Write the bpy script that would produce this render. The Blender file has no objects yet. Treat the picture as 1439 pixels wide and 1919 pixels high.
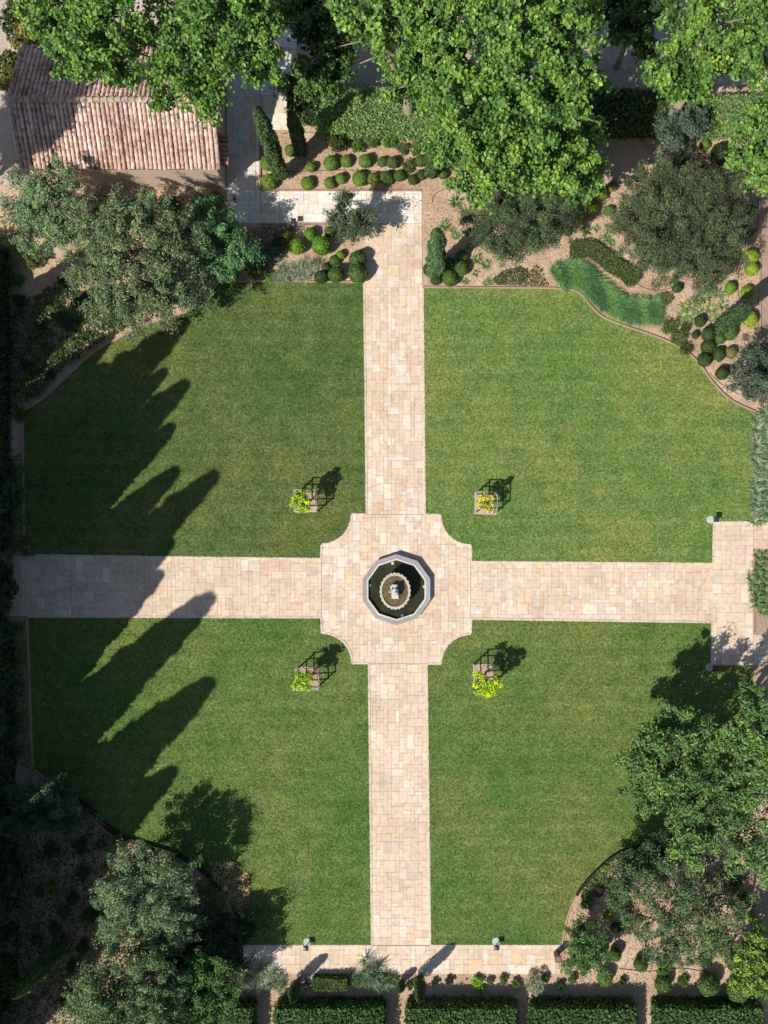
import bpy, math, random
import numpy as np
from mathutils import Vector
rng = np.random.default_rng(7)
random.seed(7)
R = math.radians
scene = bpy.context.scene
C = scene.collection

# ---------------------------------------------------------------- camera, sky, sun
CAMH = 50.0
cam_d = bpy.data.cameras.new("Camera")
cam = bpy.data.objects.new("Camera", cam_d); C.objects.link(cam)
cam.location = (0, 0, CAMH); cam.rotation_euler = (0, 0, 0)
cam_d.lens = 36 * 1500 / 1919
cam_d.shift_x = -(790 - 719.5) / 1919
cam_d.shift_y = (1050 - 959.5) / 1919
cam_d.clip_end = 2000
scene.camera = cam
SUN_EL, SX, SY = R(44), 0.735, 0.678          # shadows run towards (+SX, +SY)
w = bpy.data.worlds.new("World"); scene.world = w; w.use_nodes = True
nt = w.node_tree
bg = nt.nodes["Background"]; sky = nt.nodes.new("ShaderNodeTexSky")
sky.sky_type = 'NISHITA'; sky.sun_disc = False; sky.sun_elevation = SUN_EL
sky.sun_rotation = math.atan2(-SX, -SY)
nt.links.new(sky.outputs[0], bg.inputs[0]); bg.inputs[1].default_value = 0.075
sun_d = bpy.data.lights.new("Sun", 'SUN'); sun_d.energy = 4.6; sun_d.angle = R(0.5); sun_d.color = (1, 0.95, 0.87)
sun = bpy.data.objects.new("Sun", sun_d); C.objects.link(sun)
ce = math.cos(SUN_EL)
sun.rotation_euler = Vector((-SX * ce, -SY * ce, math.sin(SUN_EL))).to_track_quat('Z', 'Y').to_euler()
sun.location = (-30, -30, 40)
scene.view_settings.view_transform = 'Standard'; scene.view_settings.look = 'None'
scene.view_settings.gamma = 1; scene.view_settings.exposure = 0.25
scene.render.resolution_x = 768; scene.render.resolution_y = 1024

# ---------------------------------------------------------------- helpers
S = 30.0
def W(x, y, h=0.0):
    """metres on the plan: a spot of the garden at height h"""
    k = (CAMH - h) / CAMH / S
    return ((x - 790) * k, (1050 - y) * k, h)

def srgb(r, g, b):
    f = lambda c: (c / 255 / 12.92) if c / 255 <= 0.04045 else ((c / 255 + 0.055) / 1.055) ** 2.4
    return (f(r), f(g), f(b))

def tag(o, label=None, cat=None, group=None, kind=None):
    if label: o['label'] = label
    if cat: o['category'] = cat
    if group: o['group'] = group
    if kind: o['kind'] = kind
    return o

def empty(name, loc, label, cat, group=None, rz=0):
    o = bpy.data.objects.new(name, None); C.objects.link(o)
    o.location = loc; o.rotation_euler = (0, 0, rz); o.empty_display_size = 0.3
    return tag(o, label, cat, group)

def link(name, me, parent=None, color=None, loc=None):
    o = bpy.data.objects.new(name, me); C.objects.link(o)
    if parent: o.parent = parent
    if color: o.color = (*color, 1)
    if loc: o.location = loc
    return o

def mesh_np(name, V, F, mat, tint=None, col=None, smooth=False):
    """V (n,3), F (m,k) with k constant"""
    V = np.asarray(V, np.float32); F = np.asarray(F, np.int32)
    me = bpy.data.meshes.new(name)
    m, k = F.shape
    me.vertices.add(len(V)); me.vertices.foreach_set('co', V.ravel())
    me.loops.add(m * k); me.loops.foreach_set('vertex_index', F.ravel())
    me.polygons.add(m); me.polygons.foreach_set('loop_start', np.arange(0, m * k, k, dtype=np.int32))
    me.update(calc_edges=True)
    me.polygons.foreach_set('use_smooth', np.full(m, smooth))
    if tint is not None:
        a = me.attributes.new('tint', 'FLOAT', 'FACE'); a.data.foreach_set('value', np.asarray(tint, np.float32))
    if col is not None:
        a = me.attributes.new('col', 'FLOAT_COLOR', 'FACE')
        c = np.ones((m, 4), np.float32); c[:, :3] = col; a.data.foreach_set('color', c.ravel())
    me.materials.append(mat)
    return me

class MB:
    """collects polygons for one mesh"""
    def __init__(s): s.v = []; s.f = []; s.c = []
    def add(s, vs, fs, col=(0.5, 0.5, 0.5)):
        n = len(s.v); s.v += [tuple(v) for v in vs]
        s.f += [tuple(i + n for i in f) for f in fs]; s.c += [col] * len(fs)
        return s
    def prism(s, pts, z0, z1, col=(0.5, 0.5, 0.5), bottom=False):
        n = len(pts)
        a = sum(pts[i][0] * pts[(i + 1) % n][1] - pts[(i + 1) % n][0] * pts[i][1] for i in range(n))
        if a < 0: pts = pts[::-1]
        vs = [(p[0], p[1], z0) for p in pts] + [(p[0], p[1], z1) for p in pts]
        fs = [tuple(range(n, 2 * n))] + [(i, (i + 1) % n, n + (i + 1) % n, n + i) for i in range(n)]
        if bottom: fs.append(tuple(range(n - 1, -1, -1)))
        return s.add(vs, fs, col)
    def box(s, c, d, rz=0, col=(0.5, 0.5, 0.5)):
        ca, sa = math.cos(rz), math.sin(rz); hx, hy, hz = d[0] / 2, d[1] / 2, d[2] / 2
        pts = [(c[0] + x * ca - y * sa, c[1] + x * sa + y * ca) for x, y in ((-hx, -hy), (hx, -hy), (hx, hy), (-hx, hy))]
        return s.prism(pts, c[2] - hz, c[2] + hz, col, True)
    def tube(s, pts, rad, seg=7, col=(0.5, 0.5, 0.5)):
        pts = [Vector(p) for p in pts]; n = len(pts); vs = []; fs = []
        for i, p in enumerate(pts):
            d = (pts[min(i + 1, n - 1)] - pts[max(i - 1, 0)]).normalized()
            u = d.orthogonal().normalized() if i == 0 else (u - d * u.dot(d)).normalized()
            v = d.cross(u)
            for k in range(seg):
                a = 2 * math.pi * k / seg
                vs.append(p + (u * math.cos(a) + v * math.sin(a)) * rad[i])
        for i in range(n - 1):
            for k in range(seg):
                k2 = (k + 1) % seg
                fs.append((i * seg + k, i * seg + k2, (i + 1) * seg + k2, (i + 1) * seg + k))
        fs.append(tuple(range(seg - 1, -1, -1))); fs.append(tuple((n - 1) * seg + k for k in range(seg)))
        return s.add(vs, fs, col)
    def lathe(s, prof, seg=24, c=(0, 0, 0), sx=1, sy=1, col=(0.5, 0.5, 0.5), a0=0, wob=None):
        vs = []; fs = []; n = len(prof)
        for k in range(seg):
            a = a0 + 2 * math.pi * k / seg
            for j, (r, z) in enumerate(prof):
                q = wob(j, k) if wob else 1
                vs.append((c[0] + math.cos(a) * r * sx * q, c[1] + math.sin(a) * r * sy * q, c[2] + z))
        for k in range(seg):
            k2 = (k + 1) % seg
            for j in range(n - 1):
                fs.append((k * n + j, k2 * n + j, k2 * n + j + 1, k * n + j + 1))
        return s.add(vs, fs, col)
    def build(s, name, mat, parent=None, color=None, smooth=False, loc=None):
        me = bpy.data.meshes.new(name); me.from_pydata(s.v, [], s.f); me.update()
        a = me.attributes.new('col', 'FLOAT_COLOR', 'FACE')
        c = np.ones((len(s.c), 4), np.float32); c[:, :3] = s.c; a.data.foreach_set('color', c.ravel())
        me.polygons.foreach_set('use_smooth', np.full(len(s.f), smooth))
        me.materials.append(mat)
        return link(name, me, parent, color, loc)

# ---------------------------------------------------------------- materials
def new_mat(name, rough=0.85, spec=0.3):
    m = bpy.data.materials.new(name); m.use_nodes = True
    b = m.node_tree.nodes['Principled BSDF']
    b.inputs['Roughness'].default_value = rough; b.inputs['Specular IOR Level'].default_value = spec
    return m, m.node_tree, b
def nd(t, kind, **kw):
    n = t.nodes.new(kind)
    for k, v in kw.items(): setattr(n, k, v)
    return n
def noise(t, scale, detail=4, rough=0.6, vec=None):
    n = nd(t, 'ShaderNodeTexNoise'); n.inputs['Scale'].default_value = scale
    n.inputs['Detail'].default_value = detail; n.inputs['Roughness'].default_value = rough
    if vec is None:
        vec = nd(t, 'ShaderNodeNewGeometry').outputs['Position']
    t.links.new(vec, n.inputs['Vector']); return n.outputs['Fac']
def ramp(t, fac, stops):
    r = nd(t, 'ShaderNodeValToRGB'); e = r.color_ramp.elements
    while len(e) < len(stops): e.new(0.5)
    for el, (p, c) in zip(e, stops): el.position = p; el.color = (*c, 1) if len(c) == 3 else c
    t.links.new(fac, r.inputs[0]); return r.outputs[0]
def mul(t, a, b, fac=1.0, mode='MULTIPLY'):
    m = nd(t, 'ShaderNodeMix', data_type='RGBA', blend_type=mode)
    if isinstance(fac, float): m.inputs[0].default_value = fac
    else: t.links.new(fac, m.inputs[0])
    for i, x in ((6, a), (7, b)):
        if isinstance(x, tuple): m.inputs[i].default_value = (*x, 1)
        else: t.links.new(x, m.inputs[i])
    return m.outputs[2]
def bump(t, b, h, strength, dist):
    n = nd(t, 'ShaderNodeBump'); n.inputs['Strength'].default_value = strength; n.inputs['Distance'].default_value = dist
    t.links.new(h, n.inputs['Height']); t.links.new(n.outputs[0], b.inputs['Normal'])

def leaf_material(name, rough=0.45, trans=0.25, yellow=(3.0, 2.4, 1.2), spec=0.4):
    m, t, b = new_mat(name, rough, spec)
    oi = nd(t, 'ShaderNodeObjectInfo'); at = nd(t, 'ShaderNodeAttribute', attribute_name='tint')
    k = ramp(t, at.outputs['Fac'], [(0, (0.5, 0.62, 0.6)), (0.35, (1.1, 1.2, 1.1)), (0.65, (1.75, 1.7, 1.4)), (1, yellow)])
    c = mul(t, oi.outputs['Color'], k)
    t.links.new(c, b.inputs['Base Color'])
    tr = nd(t, 'ShaderNodeBsdfTranslucent'); t.links.new(mul(t, c, (1.1, 1.15, 0.7)), tr.inputs[0])
    mx = nd(t, 'ShaderNodeMixShader'); mx.inputs[0].default_value = trans
    t.links.new(b.outputs[0], mx.inputs[1]); t.links.new(tr.outputs[0], mx.inputs[2])
    t.links.new(mx.outputs[0], t.nodes['Material Output'].inputs[0])
    return m
LEAF = leaf_material('leaf')
LEAF_DRY = leaf_material('leaf_silver', 0.6, 0.15, (3.1, 2.8, 2.1))
GLOSSY = leaf_material('leaf_glossy', 0.5, 0.2, (3.0, 2.6, 1.4), 0.45)

m, t, b = new_mat('core'); oi = nd(t, 'ShaderNodeObjectInfo')
t.links.new(mul(t, oi.outputs['Color'], (0.4, 0.42, 0.4)), b.inputs['Base Color']); CORE = m

def lawn_material():
    m, t, b = new_mat('grass', 0.8, 0.25)
    oi = nd(t, 'ShaderNodeObjectInfo')
    big = ramp(t, noise(t, 0.13, 3, 0.55), [(0.34, (0.7, 0.93, 0.76)), (0.5, (1, 1, 1)), (0.64, (1.28, 1.08, 1.08))])
    mid = ramp(t, noise(t, 0.75, 5, 0.65), [(0.32, (0.74, 0.85, 0.74)), (0.5, (1, 1, 1)), (0.68, (1.28, 1.15, 1.2))])
    fine = ramp(t, noise(t, 7.0, 5, 0.75), [(0.33, (0.4, 0.47, 0.4)), (0.5, (1, 1, 1)), (0.67, (1.75, 1.6, 1.8))])
    dry = ramp(t, noise(t, 2.6, 6, 0.7), [(0.6, (0, 0, 0)), (0.82, (0.6, 0.6, 0.6))])
    c = mul(t, mul(t, mul(t, oi.outputs['Color'], big), mid), fine)
    c = mul(t, c, (0.2, 0.17, 0.07), dry, 'MIX')
    wv = nd(t, 'ShaderNodeTexWave', wave_type='BANDS', bands_direction='Y'); wv.inputs['Scale'].default_value = 0.33   # mower passes
    wv.inputs['Distortion'].default_value = 1.2; wv.inputs['Detail'].default_value = 2; wv.inputs['Detail Scale'].default_value = 0.6
    t.links.new(nd(t, 'ShaderNodeNewGeometry').outputs['Position'], wv.inputs['Vector'])
    c = mul(t, c, ramp(t, wv.outputs['Fac'], [(0.2, (0.93, 0.95, 0.93)), (0.8, (1.07, 1.04, 1.06))]))
    t.links.new(c, b.inputs['Base Color'])
    bump(t, b, noise(t, 14, 4, 0.8), 0.8, 0.05)
    return m
LAWN = lawn_material()
def blade_material():
    m, t, b = new_mat('grass_blade', 0.6, 0.3)
    oi = nd(t, 'ShaderNodeObjectInfo'); at = nd(t, 'ShaderNodeAttribute', attribute_name='tint')
    big = ramp(t, noise(t, 0.13, 3, 0.55), [(0.34, (0.7, 0.93, 0.76)), (0.5, (1, 1, 1)), (0.64, (1.28, 1.08, 1.08))])
    mid = ramp(t, noise(t, 0.75, 5, 0.65), [(0.32, (0.74, 0.85, 0.74)), (0.5, (1, 1, 1)), (0.68, (1.28, 1.15, 1.2))])
    k = ramp(t, at.outputs['Fac'], [(0, (0.35, 0.42, 0.35)), (0.6, (1.3, 1.25, 1.2)), (1, (3.2, 2.8, 2.8))])
    t.links.new(mul(t, mul(t, mul(t, oi.outputs['Color'], k), mid), big), b.inputs['Base Color'])
    return m
BLADE = blade_material()

def soil_material(name, base, dark, light):
    m, t, b = new_mat(name, 0.95, 0.1)
    c = ramp(t, noise(t, 0.5, 6, 0.65), [(0.3, dark), (0.5, base), (0.72, light)])
    f = ramp(t, noise(t, 9, 5, 0.75), [(0.3, (0.6, 0.56, 0.52)), (0.5, (1, 1, 1)), (0.7, (1.25, 1.25, 1.25))])
    t.links.new(mul(t, c, f), b.inputs['Base Color'])
    bump(t, b, noise(t, 5, 8, 0.75), 0.9, 0.1); return m
SOIL = soil_material('soil', (0.54, 0.39, 0.27), (0.4, 0.275, 0.18), (0.68, 0.53, 0.39))
GRAVEL = soil_material('gravel', (0.55, 0.46, 0.38), (0.46, 0.37, 0.3), (0.62, 0.53, 0.46))
SAND = soil_material('packed_earth', (0.4, 0.29, 0.215), (0.36, 0.25, 0.18), (0.45, 0.33, 0.25))

def col_material(name, rough=0.8, spec=0.3, dirt=0.25, sc=6.0, bmp=0.25, dist=0.01):
    m, t, b = new_mat(name, rough, spec)
    at = nd(t, 'ShaderNodeAttribute', attribute_name='col')
    f = ramp(t, noise(t, sc, 6, 0.7), [(0.25, (1 - dirt * 1.6,) * 3), (0.5, (1, 1, 1)), (0.75, (1 + dirt * 0.5,) * 3)])
    g = ramp(t, noise(t, 0.45, 5, 0.6), [(0.3, (1 - dirt * .8, 1 - dirt * 1.0, 1 - dirt * 1.2)), (0.55, (1, 1, 1))])
    t.links.new(mul(t, mul(t, at.outputs['Color'], f), g), b.inputs['Base Color'])
    bump(t, b, noise(t, sc * 4, 5, 0.8), bmp, dist); return m
STONE = col_material('travertine', 0.7, 0.3, 0.2, 3.5)
COPING = col_material('limestone', 0.75, 0.3, 0.22, 9)
TILE = col_material('roof_tile', 0.85, 0.2, 0.55, 3.6, 0.5, 0.02)
PLASTER = col_material('plaster', 0.9, 0.2, 0.08, 2)
BARK = col_material('bark', 0.9, 0.15, 0.45, 8, 0.8, 0.03)
WOOD = col_material('weathered_wood', 0.8, 0.2, 0.3, 10)
METAL = col_material('painted_metal', 0.45, 0.5, 0.1, 5, 0.1)
m, t, b = new_mat('water', 0.05, 0.5); b.inputs['IOR'].default_value = 1.33
t.links.new(ramp(t, noise(t, 1.2, 5), [(0.3, (0.022, 0.025, 0.012)), (0.7, (0.05, 0.05, 0.025))]), b.inputs['Base Color'])
bump(t, b, noise(t, 9, 3), 0.35, 0.03); WATER = m
m, t, b = new_mat('bowl_water', 0.12, 0.5)
t.links.new(ramp(t, noise(t, 7, 6, 0.75), [(0.35, (0.07, 0.055, 0.025)), (0.55, (0.16, 0.12, 0.06)), (0.75, (0.4, 0.33, 0.2))]), b.inputs['Base Color']); BOWLW = m

# ---------------------------------------------------------------- plan outlines (photo grid, 30 to the metre)
def arc(cx, cy, r, a0, a1, n=12):
    return [(cx + r * math.cos(R(a0 + (a1 - a0) * i / n)), cy - r * math.sin(R(a0 + (a1 - a0) * i / n))) for i in range(n + 1)]
def smooth_line(pts, it=2):
    for _ in range(it):
        q = [pts[0]]
        for a, b_ in zip(pts[:-1], pts[1:]):
            q += [(a[0] * .75 + b_[0] * .25, a[1] * .75 + b_[1] * .25), (a[0] * .25 + b_[0] * .75, a[1] * .25 + b_[1] * .75)]
        q.append(pts[-1]); pts = q
    return pts
nw_curve = smooth_line([(412, 528), (385, 560), (345, 590), (300, 600), (235, 628), (180, 655), (120, 712), (82, 748), (48, 768)])
ne_curve = smooth_line([(1040, 542), (1084, 544), (1106, 575), (1130, 597), (1170, 612), (1239, 634), (1286, 658), (1311, 683), (1334, 717), (1368, 752), (1414, 772)])
se_curve = smooth_line([(1410, 1540), (1340, 1556), (1270, 1568), (1200, 1584), (1150, 1601), (1110, 1636), (1082, 1670), (1062, 1715), (1052, 1772)])
sw_curve = smooth_line([(62, 1440), (100, 1470), (155, 1500), (215, 1562), (270, 1582), (345, 1602), (400, 1645), (436, 1705), (452, 1772)])
lawn_polys = {
 'nw': nw_curve + [(44, 860), (48, 1040), (300, 1044), (602, 1047.5)] + arc(603, 964, 56, 270, 360) + [(687, 964), (685, 750), (682, 529)],
 'ne': [(792, 540)] + ne_curve + [(1413, 979), (1337, 979), (1336, 1056.5), (883, 1053), (882, 1021)] + arc(882, 965, 57, 270, 180) + [(796, 965)],
 'se': [(883, 1159.5), (1334, 1166), (1333, 1247), (1410, 1247)] + se_curve + [(806, 1770), (799.5, 1244)] + arc(882, 1244, 56, 180, 90),
 'sw': [(52, 1155.5), (602, 1157), (603, 1186)] + arc(603, 1243, 57, 90, 0) + [(691, 1243), (697, 1772)] + sw_curve[::-1],
}
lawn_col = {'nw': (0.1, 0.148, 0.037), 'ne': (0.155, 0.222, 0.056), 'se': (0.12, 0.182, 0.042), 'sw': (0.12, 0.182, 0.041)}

def poly_obj(name, pts, z0, z1, mat, col=(.5, .5, .5), color=None, kind='structure'):
    o = MB().prism([W(*p)[:2] for p in pts], z0, z1, col).build(name, mat, color=color)
    if kind: o['kind'] = kind
    return o
def pip(P, poly):
    x, y = P[:, 0], P[:, 1]; ins = np.zeros(len(P), bool); n = len(poly)
    for i in range(n):
        x0, y0 = poly[i]; x1, y1 = poly[(i + 1) % n]
        c = ((y0 > y) != (y1 > y)); 
        with np.errstate(divide='ignore', invalid='ignore'):
            ins ^= c & (x < (x1 - x0) * (y - y0) / (y1 - y0) + x0)
    return ins

# ground: one sheet to the horizon
g = MB().add([(-600, -600, 0), (600, -600, 0), (600, 600, 0), (-600, 600, 0)], [(0, 1, 2, 3)]).build('ground', SOIL); tag(g, kind='structure')
poly_obj('gravel_yard', [(-400, -400), (1900, -400), (1900, 158), (-400, 158)], 0.001, 0.006, GRAVEL)
poly_obj('gravel_path', [(-300, 159), (60, 159), (66, 330), (50, 345), (-300, 345)], 0.001, 0.006, GRAVEL)
poly_obj('side_path', [(1423, 300), (1900, 300), (1900, 770), (1423, 770)], 0.001, 0.008, SAND)
poly_obj('side_path', [(1412, 1147), (1900, 1147), (1900, 1188), (1412, 1188)], 0.001, 0.008, SAND)
poly_obj('side_path', [(1408, 1600), (1900, 1600), (1900, 1850), (1408, 1850)], 0.001, 0.008, SAND)
for k, p in lawn_polys.items():
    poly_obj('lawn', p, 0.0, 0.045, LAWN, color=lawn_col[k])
# grass blades standing in each lawn
for k, p in lawn_polys.items():
    q = np.array([W(*a)[:2] for a in p]); lo, hi = q.min(0), q.max(0)
    n = int((hi - lo).prod() * 230); P = rng.random((n, 2)) * (hi - lo) + lo
    P = P[pip(P, [tuple(a) for a in q])]; n = len(P)
    a = rng.random(n) * 6.283; s = rng.uniform(0.03, 0.07, n); L = rng.uniform(0.01, 0.07, n); a2 = rng.random(n) * 6.283
    z = np.full(n, 0.05)
    v0 = np.stack([P[:, 0] + np.cos(a) * s * .4, P[:, 1] + np.sin(a) * s * .4, z], 1)
    v1 = np.stack([P[:, 0] - np.cos(a) * s * .4, P[:, 1] - np.sin(a) * s * .4, z], 1)
    v2 = np.stack([P[:, 0] + np.cos(a2) * L, P[:, 1] + np.sin(a2) * L, z + rng.uniform(0.02, 0.06, n)], 1)
    V = np.stack([v0, v1, v2], 1).reshape(-1, 3); F = np.arange(n * 3).reshape(-1, 3)
    lab = {'nw': 'short mown grass of the upper left lawn, crossed by jagged tree shadows', 'ne': 'short mown grass of the large lit lawn right of the upper walk',
           'se': 'short mown grass of the lawn right of the lower walk', 'sw': 'short mown grass of the lawn left of the lower walk'}[k]
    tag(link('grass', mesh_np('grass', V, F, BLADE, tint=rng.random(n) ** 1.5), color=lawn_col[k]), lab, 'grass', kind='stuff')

# ---------------------------------------------------------------- paving
def clip(poly, quad):
    """convex clip of a slab to the paved area"""
    n = len(quad)
    area = sum(quad[i][0] * quad[(i + 1) % n][1] - quad[(i + 1) % n][0] * quad[i][1] for i in range(n))
    sg = 1 if area > 0 else -1
    for i in range(n):
        a, b_ = quad[i], quad[(i + 1) % n]; out = []
        d = lambda p: sg * ((b_[0] - a[0]) * (p[1] - a[1]) - (b_[1] - a[1]) * (p[0] - a[0]))
        for j in range(len(poly)):
            p, q = poly[j], poly[(j + 1) % len(poly)]; dp, dq = d(p), d(q)
            if dp >= 0: out.append(p)
            if dp * dq < 0:
                u = dp / (dp - dq); out.append((p[0] + (q[0] - p[0]) * u, p[1] + (q[1] - p[1]) * u))
        poly = out
        if len(poly) < 3: return None
    return poly
PAL = {'warm': [((0.66, 0.52, 0.39), 7), ((0.68, 0.55, 0.43), 7), ((0.64, 0.48, 0.36), 4), ((0.72, 0.63, 0.53), 3), ((0.66, 0.48, 0.3), 2), ((0.62, 0.49, 0.38), 3), ((0.58, 0.43, 0.33), 1), ((0.7, 0.62, 0.54), 2)],
       'pink': [((0.67, 0.515, 0.385), 7), ((0.68, 0.545, 0.42), 7), ((0.65, 0.49, 0.37), 4), ((0.71, 0.61, 0.51), 2), ((0.6, 0.46, 0.37), 3), ((0.58, 0.44, 0.34), 1.2), ((0.62, 0.44, 0.31), 1)],
       'pale': [((0.78, 0.73, 0.66), 7), ((0.8, 0.76, 0.7), 6), ((0.77, 0.68, 0.56), 3), ((0.74, 0.62, 0.48), 1)]}
SIZES = [(1, 1), (1, 2), (2, 1), (2, 2), (2, 2), (3, 2), (2, 3), (2, 3), (3, 2), (4, 2), (3, 3), (1, 3), (2, 4)]
def paving(name, quad_px, unit, pal, seed, z=0.03):
    rd = random.Random(seed)
    quad = [W(*p)[:2] for p in quad_px]
    xs = [p[0] for p in quad]; ys = [p[1] for p in quad]
    x0, y0 = min(xs), min(ys); nx = int((max(xs) - x0) / unit) + 2; ny = int((max(ys) - y0) / unit) + 2
    occ = np.zeros((nx, ny), bool); mb = MB(); gp = 0.009
    cols, wts = zip(*PAL[pal])
    for j in range(ny):
        for i in range(nx):
            if occ[i, j]: continue
            sz = [s for s in SIZES if i + s[0] <= nx and j + s[1] <= ny and not occ[i:i + s[0], j:j + s[1]].any()]
            sw, sh = rd.choice(sz); occ[i:i + sw, j:j + sh] = True
            ax, ay, bx, by = x0 + i * unit + gp, y0 + j * unit + gp, x0 + (i + sw) * unit - gp, y0 + (j + sh) * unit - gp
            pc = clip([(ax, ay), (bx, ay), (bx, by), (ax, by)], quad)
            if not pc: continue
            cl = math.sin(ax * .8 + seed) * math.sin(ay * .65 + seed * 2) + .5 * math.sin(ax * 1.9 - ay * 1.3 + seed)   # batches of stone
            ww = [v * (2.2 if (i_ in (3, 7) and cl > .3) or (i_ in (2, 4, 6) and cl < -.3) else 1) for i_, v in enumerate(wts)]
            c = rd.choices(cols, ww)[0]; k = rd.uniform(0.97, 1.09)
            if pal != 'pale': c = tuple(.68 * a_ + .34 * b2 for a_, b2 in zip(c, (.73, .58, .43)))
            # lighter stones cluster on the worn middle of the walks
            mb.prism(pc, z - 0.02, z + rd.uniform(-0.002, 0.002), tuple(min(0.8, v * k * rd.uniform(0.97, 1.03)) for v in c))
    # bedding mortar between the stones
    mb.prism(list(quad), 0.0, z - 0.009, (0.43, 0.32, 0.23))
    o = mb.build(name, STONE); tag(o, kind='structure'); return o
U = 0.24
paving('paved_path', [(683, 419), (790.5, 419), (796, 964), (687, 964)], U, 'warm', 1)
paving('paved_path', [(690.5, 1244), (800, 1244), (806, 1771), (697, 1771)], U, 'pink', 2)
paving('paved_path', [(-60, 1039), (602, 1047.5), (602, 1157), (-60, 1154)], U, 'pink', 3)
paving('paved_path', [(882, 1053), (1335.5, 1056.5), (1334.5, 1166), (882, 1159.5)], U, 'warm', 4)
paving('paved_plaza', [(602.5, 964.5), (881.5, 964.5), (881.5, 1243.5), (602.5, 1243.5)], U, 'warm', 5, 0.0305)
paving('paved_path', [(1336, 979), (1411, 979), (1411, 1247), (1333.5, 1247)], 0.3, 'pink', 6)
paving('paved_path', [(1411.5, 979), (1520, 979), (1520, 1029), (1411.5, 1029)], 0.3, 'pink', 7)
paving('paved_path', [(1411.5, 1189), (1520, 1189), (1520, 1246), (1411.5, 1246)], 0.3, 'pink', 8)
paving('paved_path', [(455, 1772), (1051, 1772), (1051, 1825), (455, 1825)], 0.3, 'warm', 9)
paving('paved_terrace', [(488, 359), (790, 359), (790.5, 418.5), (488, 418.5)], 0.3, 'pale', 10)
paving('paved_terrace', [(425, 120), (487, 120), (487.5, 419), (425, 419)], 0.36, 'pale', 11)
paving('paved_terrace', [(488, 60), (556, 60), (556, 244), (488, 244)], 0.36, 'pale', 12)

def strip(name, pts, wd, z0, z1, mat, col, side=0, kind='structure'):
    """a kerb along a line of plan points"""
    P = [Vector(W(*p)[:2]) for p in pts]; mb = MB(); L = []
    for i, p in enumerate(P):
        d = (P[min(i + 1, len(P) - 1)] - P[max(i - 1, 0)]).normalized(); nn = Vector((-d.y, d.x))
        L.append((p + nn * (wd * (0.5 + side / 2)), p - nn * (wd * (0.5 - side / 2))))
    vs = []; fs = []
    for a, b_ in L: vs += [(a.x, a.y, z1), (b_.x, b_.y, z1), (b_.x, b_.y, z0), (a.x, a.y, z0)]
    for i in range(len(L) - 1):
        o = i * 4
        for k in range(4): fs.append((o + k, o + 4 + k, o + 4 + (k + 1) % 4, o + (k + 1) % 4))
    fs += [(3, 2, 1, 0), tuple(len(vs) - 4 + k for k in range(4))]
    mb.add(vs, fs, col); o = mb.build(name, mat); 
    if kind: o['kind'] = kind
    return o
EDGE = (0.68, 0.57, 0.45)
edges = [
 [(682, 529), (685, 750), (687, 964)], [(687, 964), (659, 964)], arc(603, 964, 56, 0, -90), [(602.5, 1021), (602, 1047)], [(602, 1047.5), (300, 1044), (48, 1040)],
 [(792, 540), (796, 965)], [(796, 965), (825, 965)], arc(882, 965, 57, 180, 270), [(882, 1022), (883, 1053)], [(883, 1053), (1336, 1056.5)], [(1336, 1056.5), (1337, 979)], [(1337, 979), (1412, 979)],
 [(883, 1159.5), (1334, 1166)], [(1334, 1166), (1333, 1247)], [(883, 1159.5), (882, 1187)], arc(882, 1244, 56, 90, 180), [(826, 1244), (799.5, 1244)], [(799.5, 1244), (806, 1771)],
 [(52, 1155.5), (602, 1157)], [(602, 1157), (603, 1186)], arc(603, 1243, 57, 90, 0), [(660, 1243), (691, 1243)], [(691, 1243), (697, 1771)], [(455, 1772), (697, 1772)], [(806, 1772), (1051, 1772)]]
for i, e in enumerate(edges):
    strip('path_edging', e, 0.13, 0.0, 0.052 + 0.0006 * (i % 5), STONE, EDGE)
KC = (0.42, 0.29, 0.2)
for e in ([(412, 528), (550, 528), (681, 530)], nw_curve, [(793, 539), (1040, 541)], ne_curve, [(1415, 772), (1413, 978)], se_curve, sw_curve, [(44, 780), (46, 1038)], [(52, 1158), (62, 1440)], [(62, 1441), (70, 1600)],
          [(1422, 330), (1424, 760)], [(1411.5, 1031), (1411.5, 1186)]):
    strip('kerb', e, 0.1, 0.0, 0.11, COPING, KC)
strip('kerb', [(487.5, 247), (487.5, 357)], 0.12, 0, 0.09, STONE, (0.4, 0.25, 0.2))
strip('kerb', [(489, 357.5), (789, 357.5)], 0.1, 0, 0.092, STONE, (0.4, 0.25, 0.2))
strip('kerb', [(489, 420), (681, 420)], 0.1, 0, 0.092, STONE, (0.4, 0.25, 0.2))
# raised retaining kerb round the lower beds, drawn together with its dark shadow band
def kerb_with_shadow(pts, w0, w1):
    """kerb with its shadow put into the near-black colour and width, thicker towards its upper end"""
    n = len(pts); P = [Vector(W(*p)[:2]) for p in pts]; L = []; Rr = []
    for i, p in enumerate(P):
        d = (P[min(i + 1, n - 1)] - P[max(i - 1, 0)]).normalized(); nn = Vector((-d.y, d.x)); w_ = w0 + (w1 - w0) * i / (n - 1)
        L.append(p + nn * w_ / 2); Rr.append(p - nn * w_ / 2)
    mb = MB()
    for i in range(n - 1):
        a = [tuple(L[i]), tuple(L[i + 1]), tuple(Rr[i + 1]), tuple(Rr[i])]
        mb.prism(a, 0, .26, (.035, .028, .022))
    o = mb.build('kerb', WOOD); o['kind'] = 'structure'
kerb_with_shadow(se_curve[4:27], .38, .1)
kerb_with_shadow(sw_curve[6:28], .34, .2)

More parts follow.
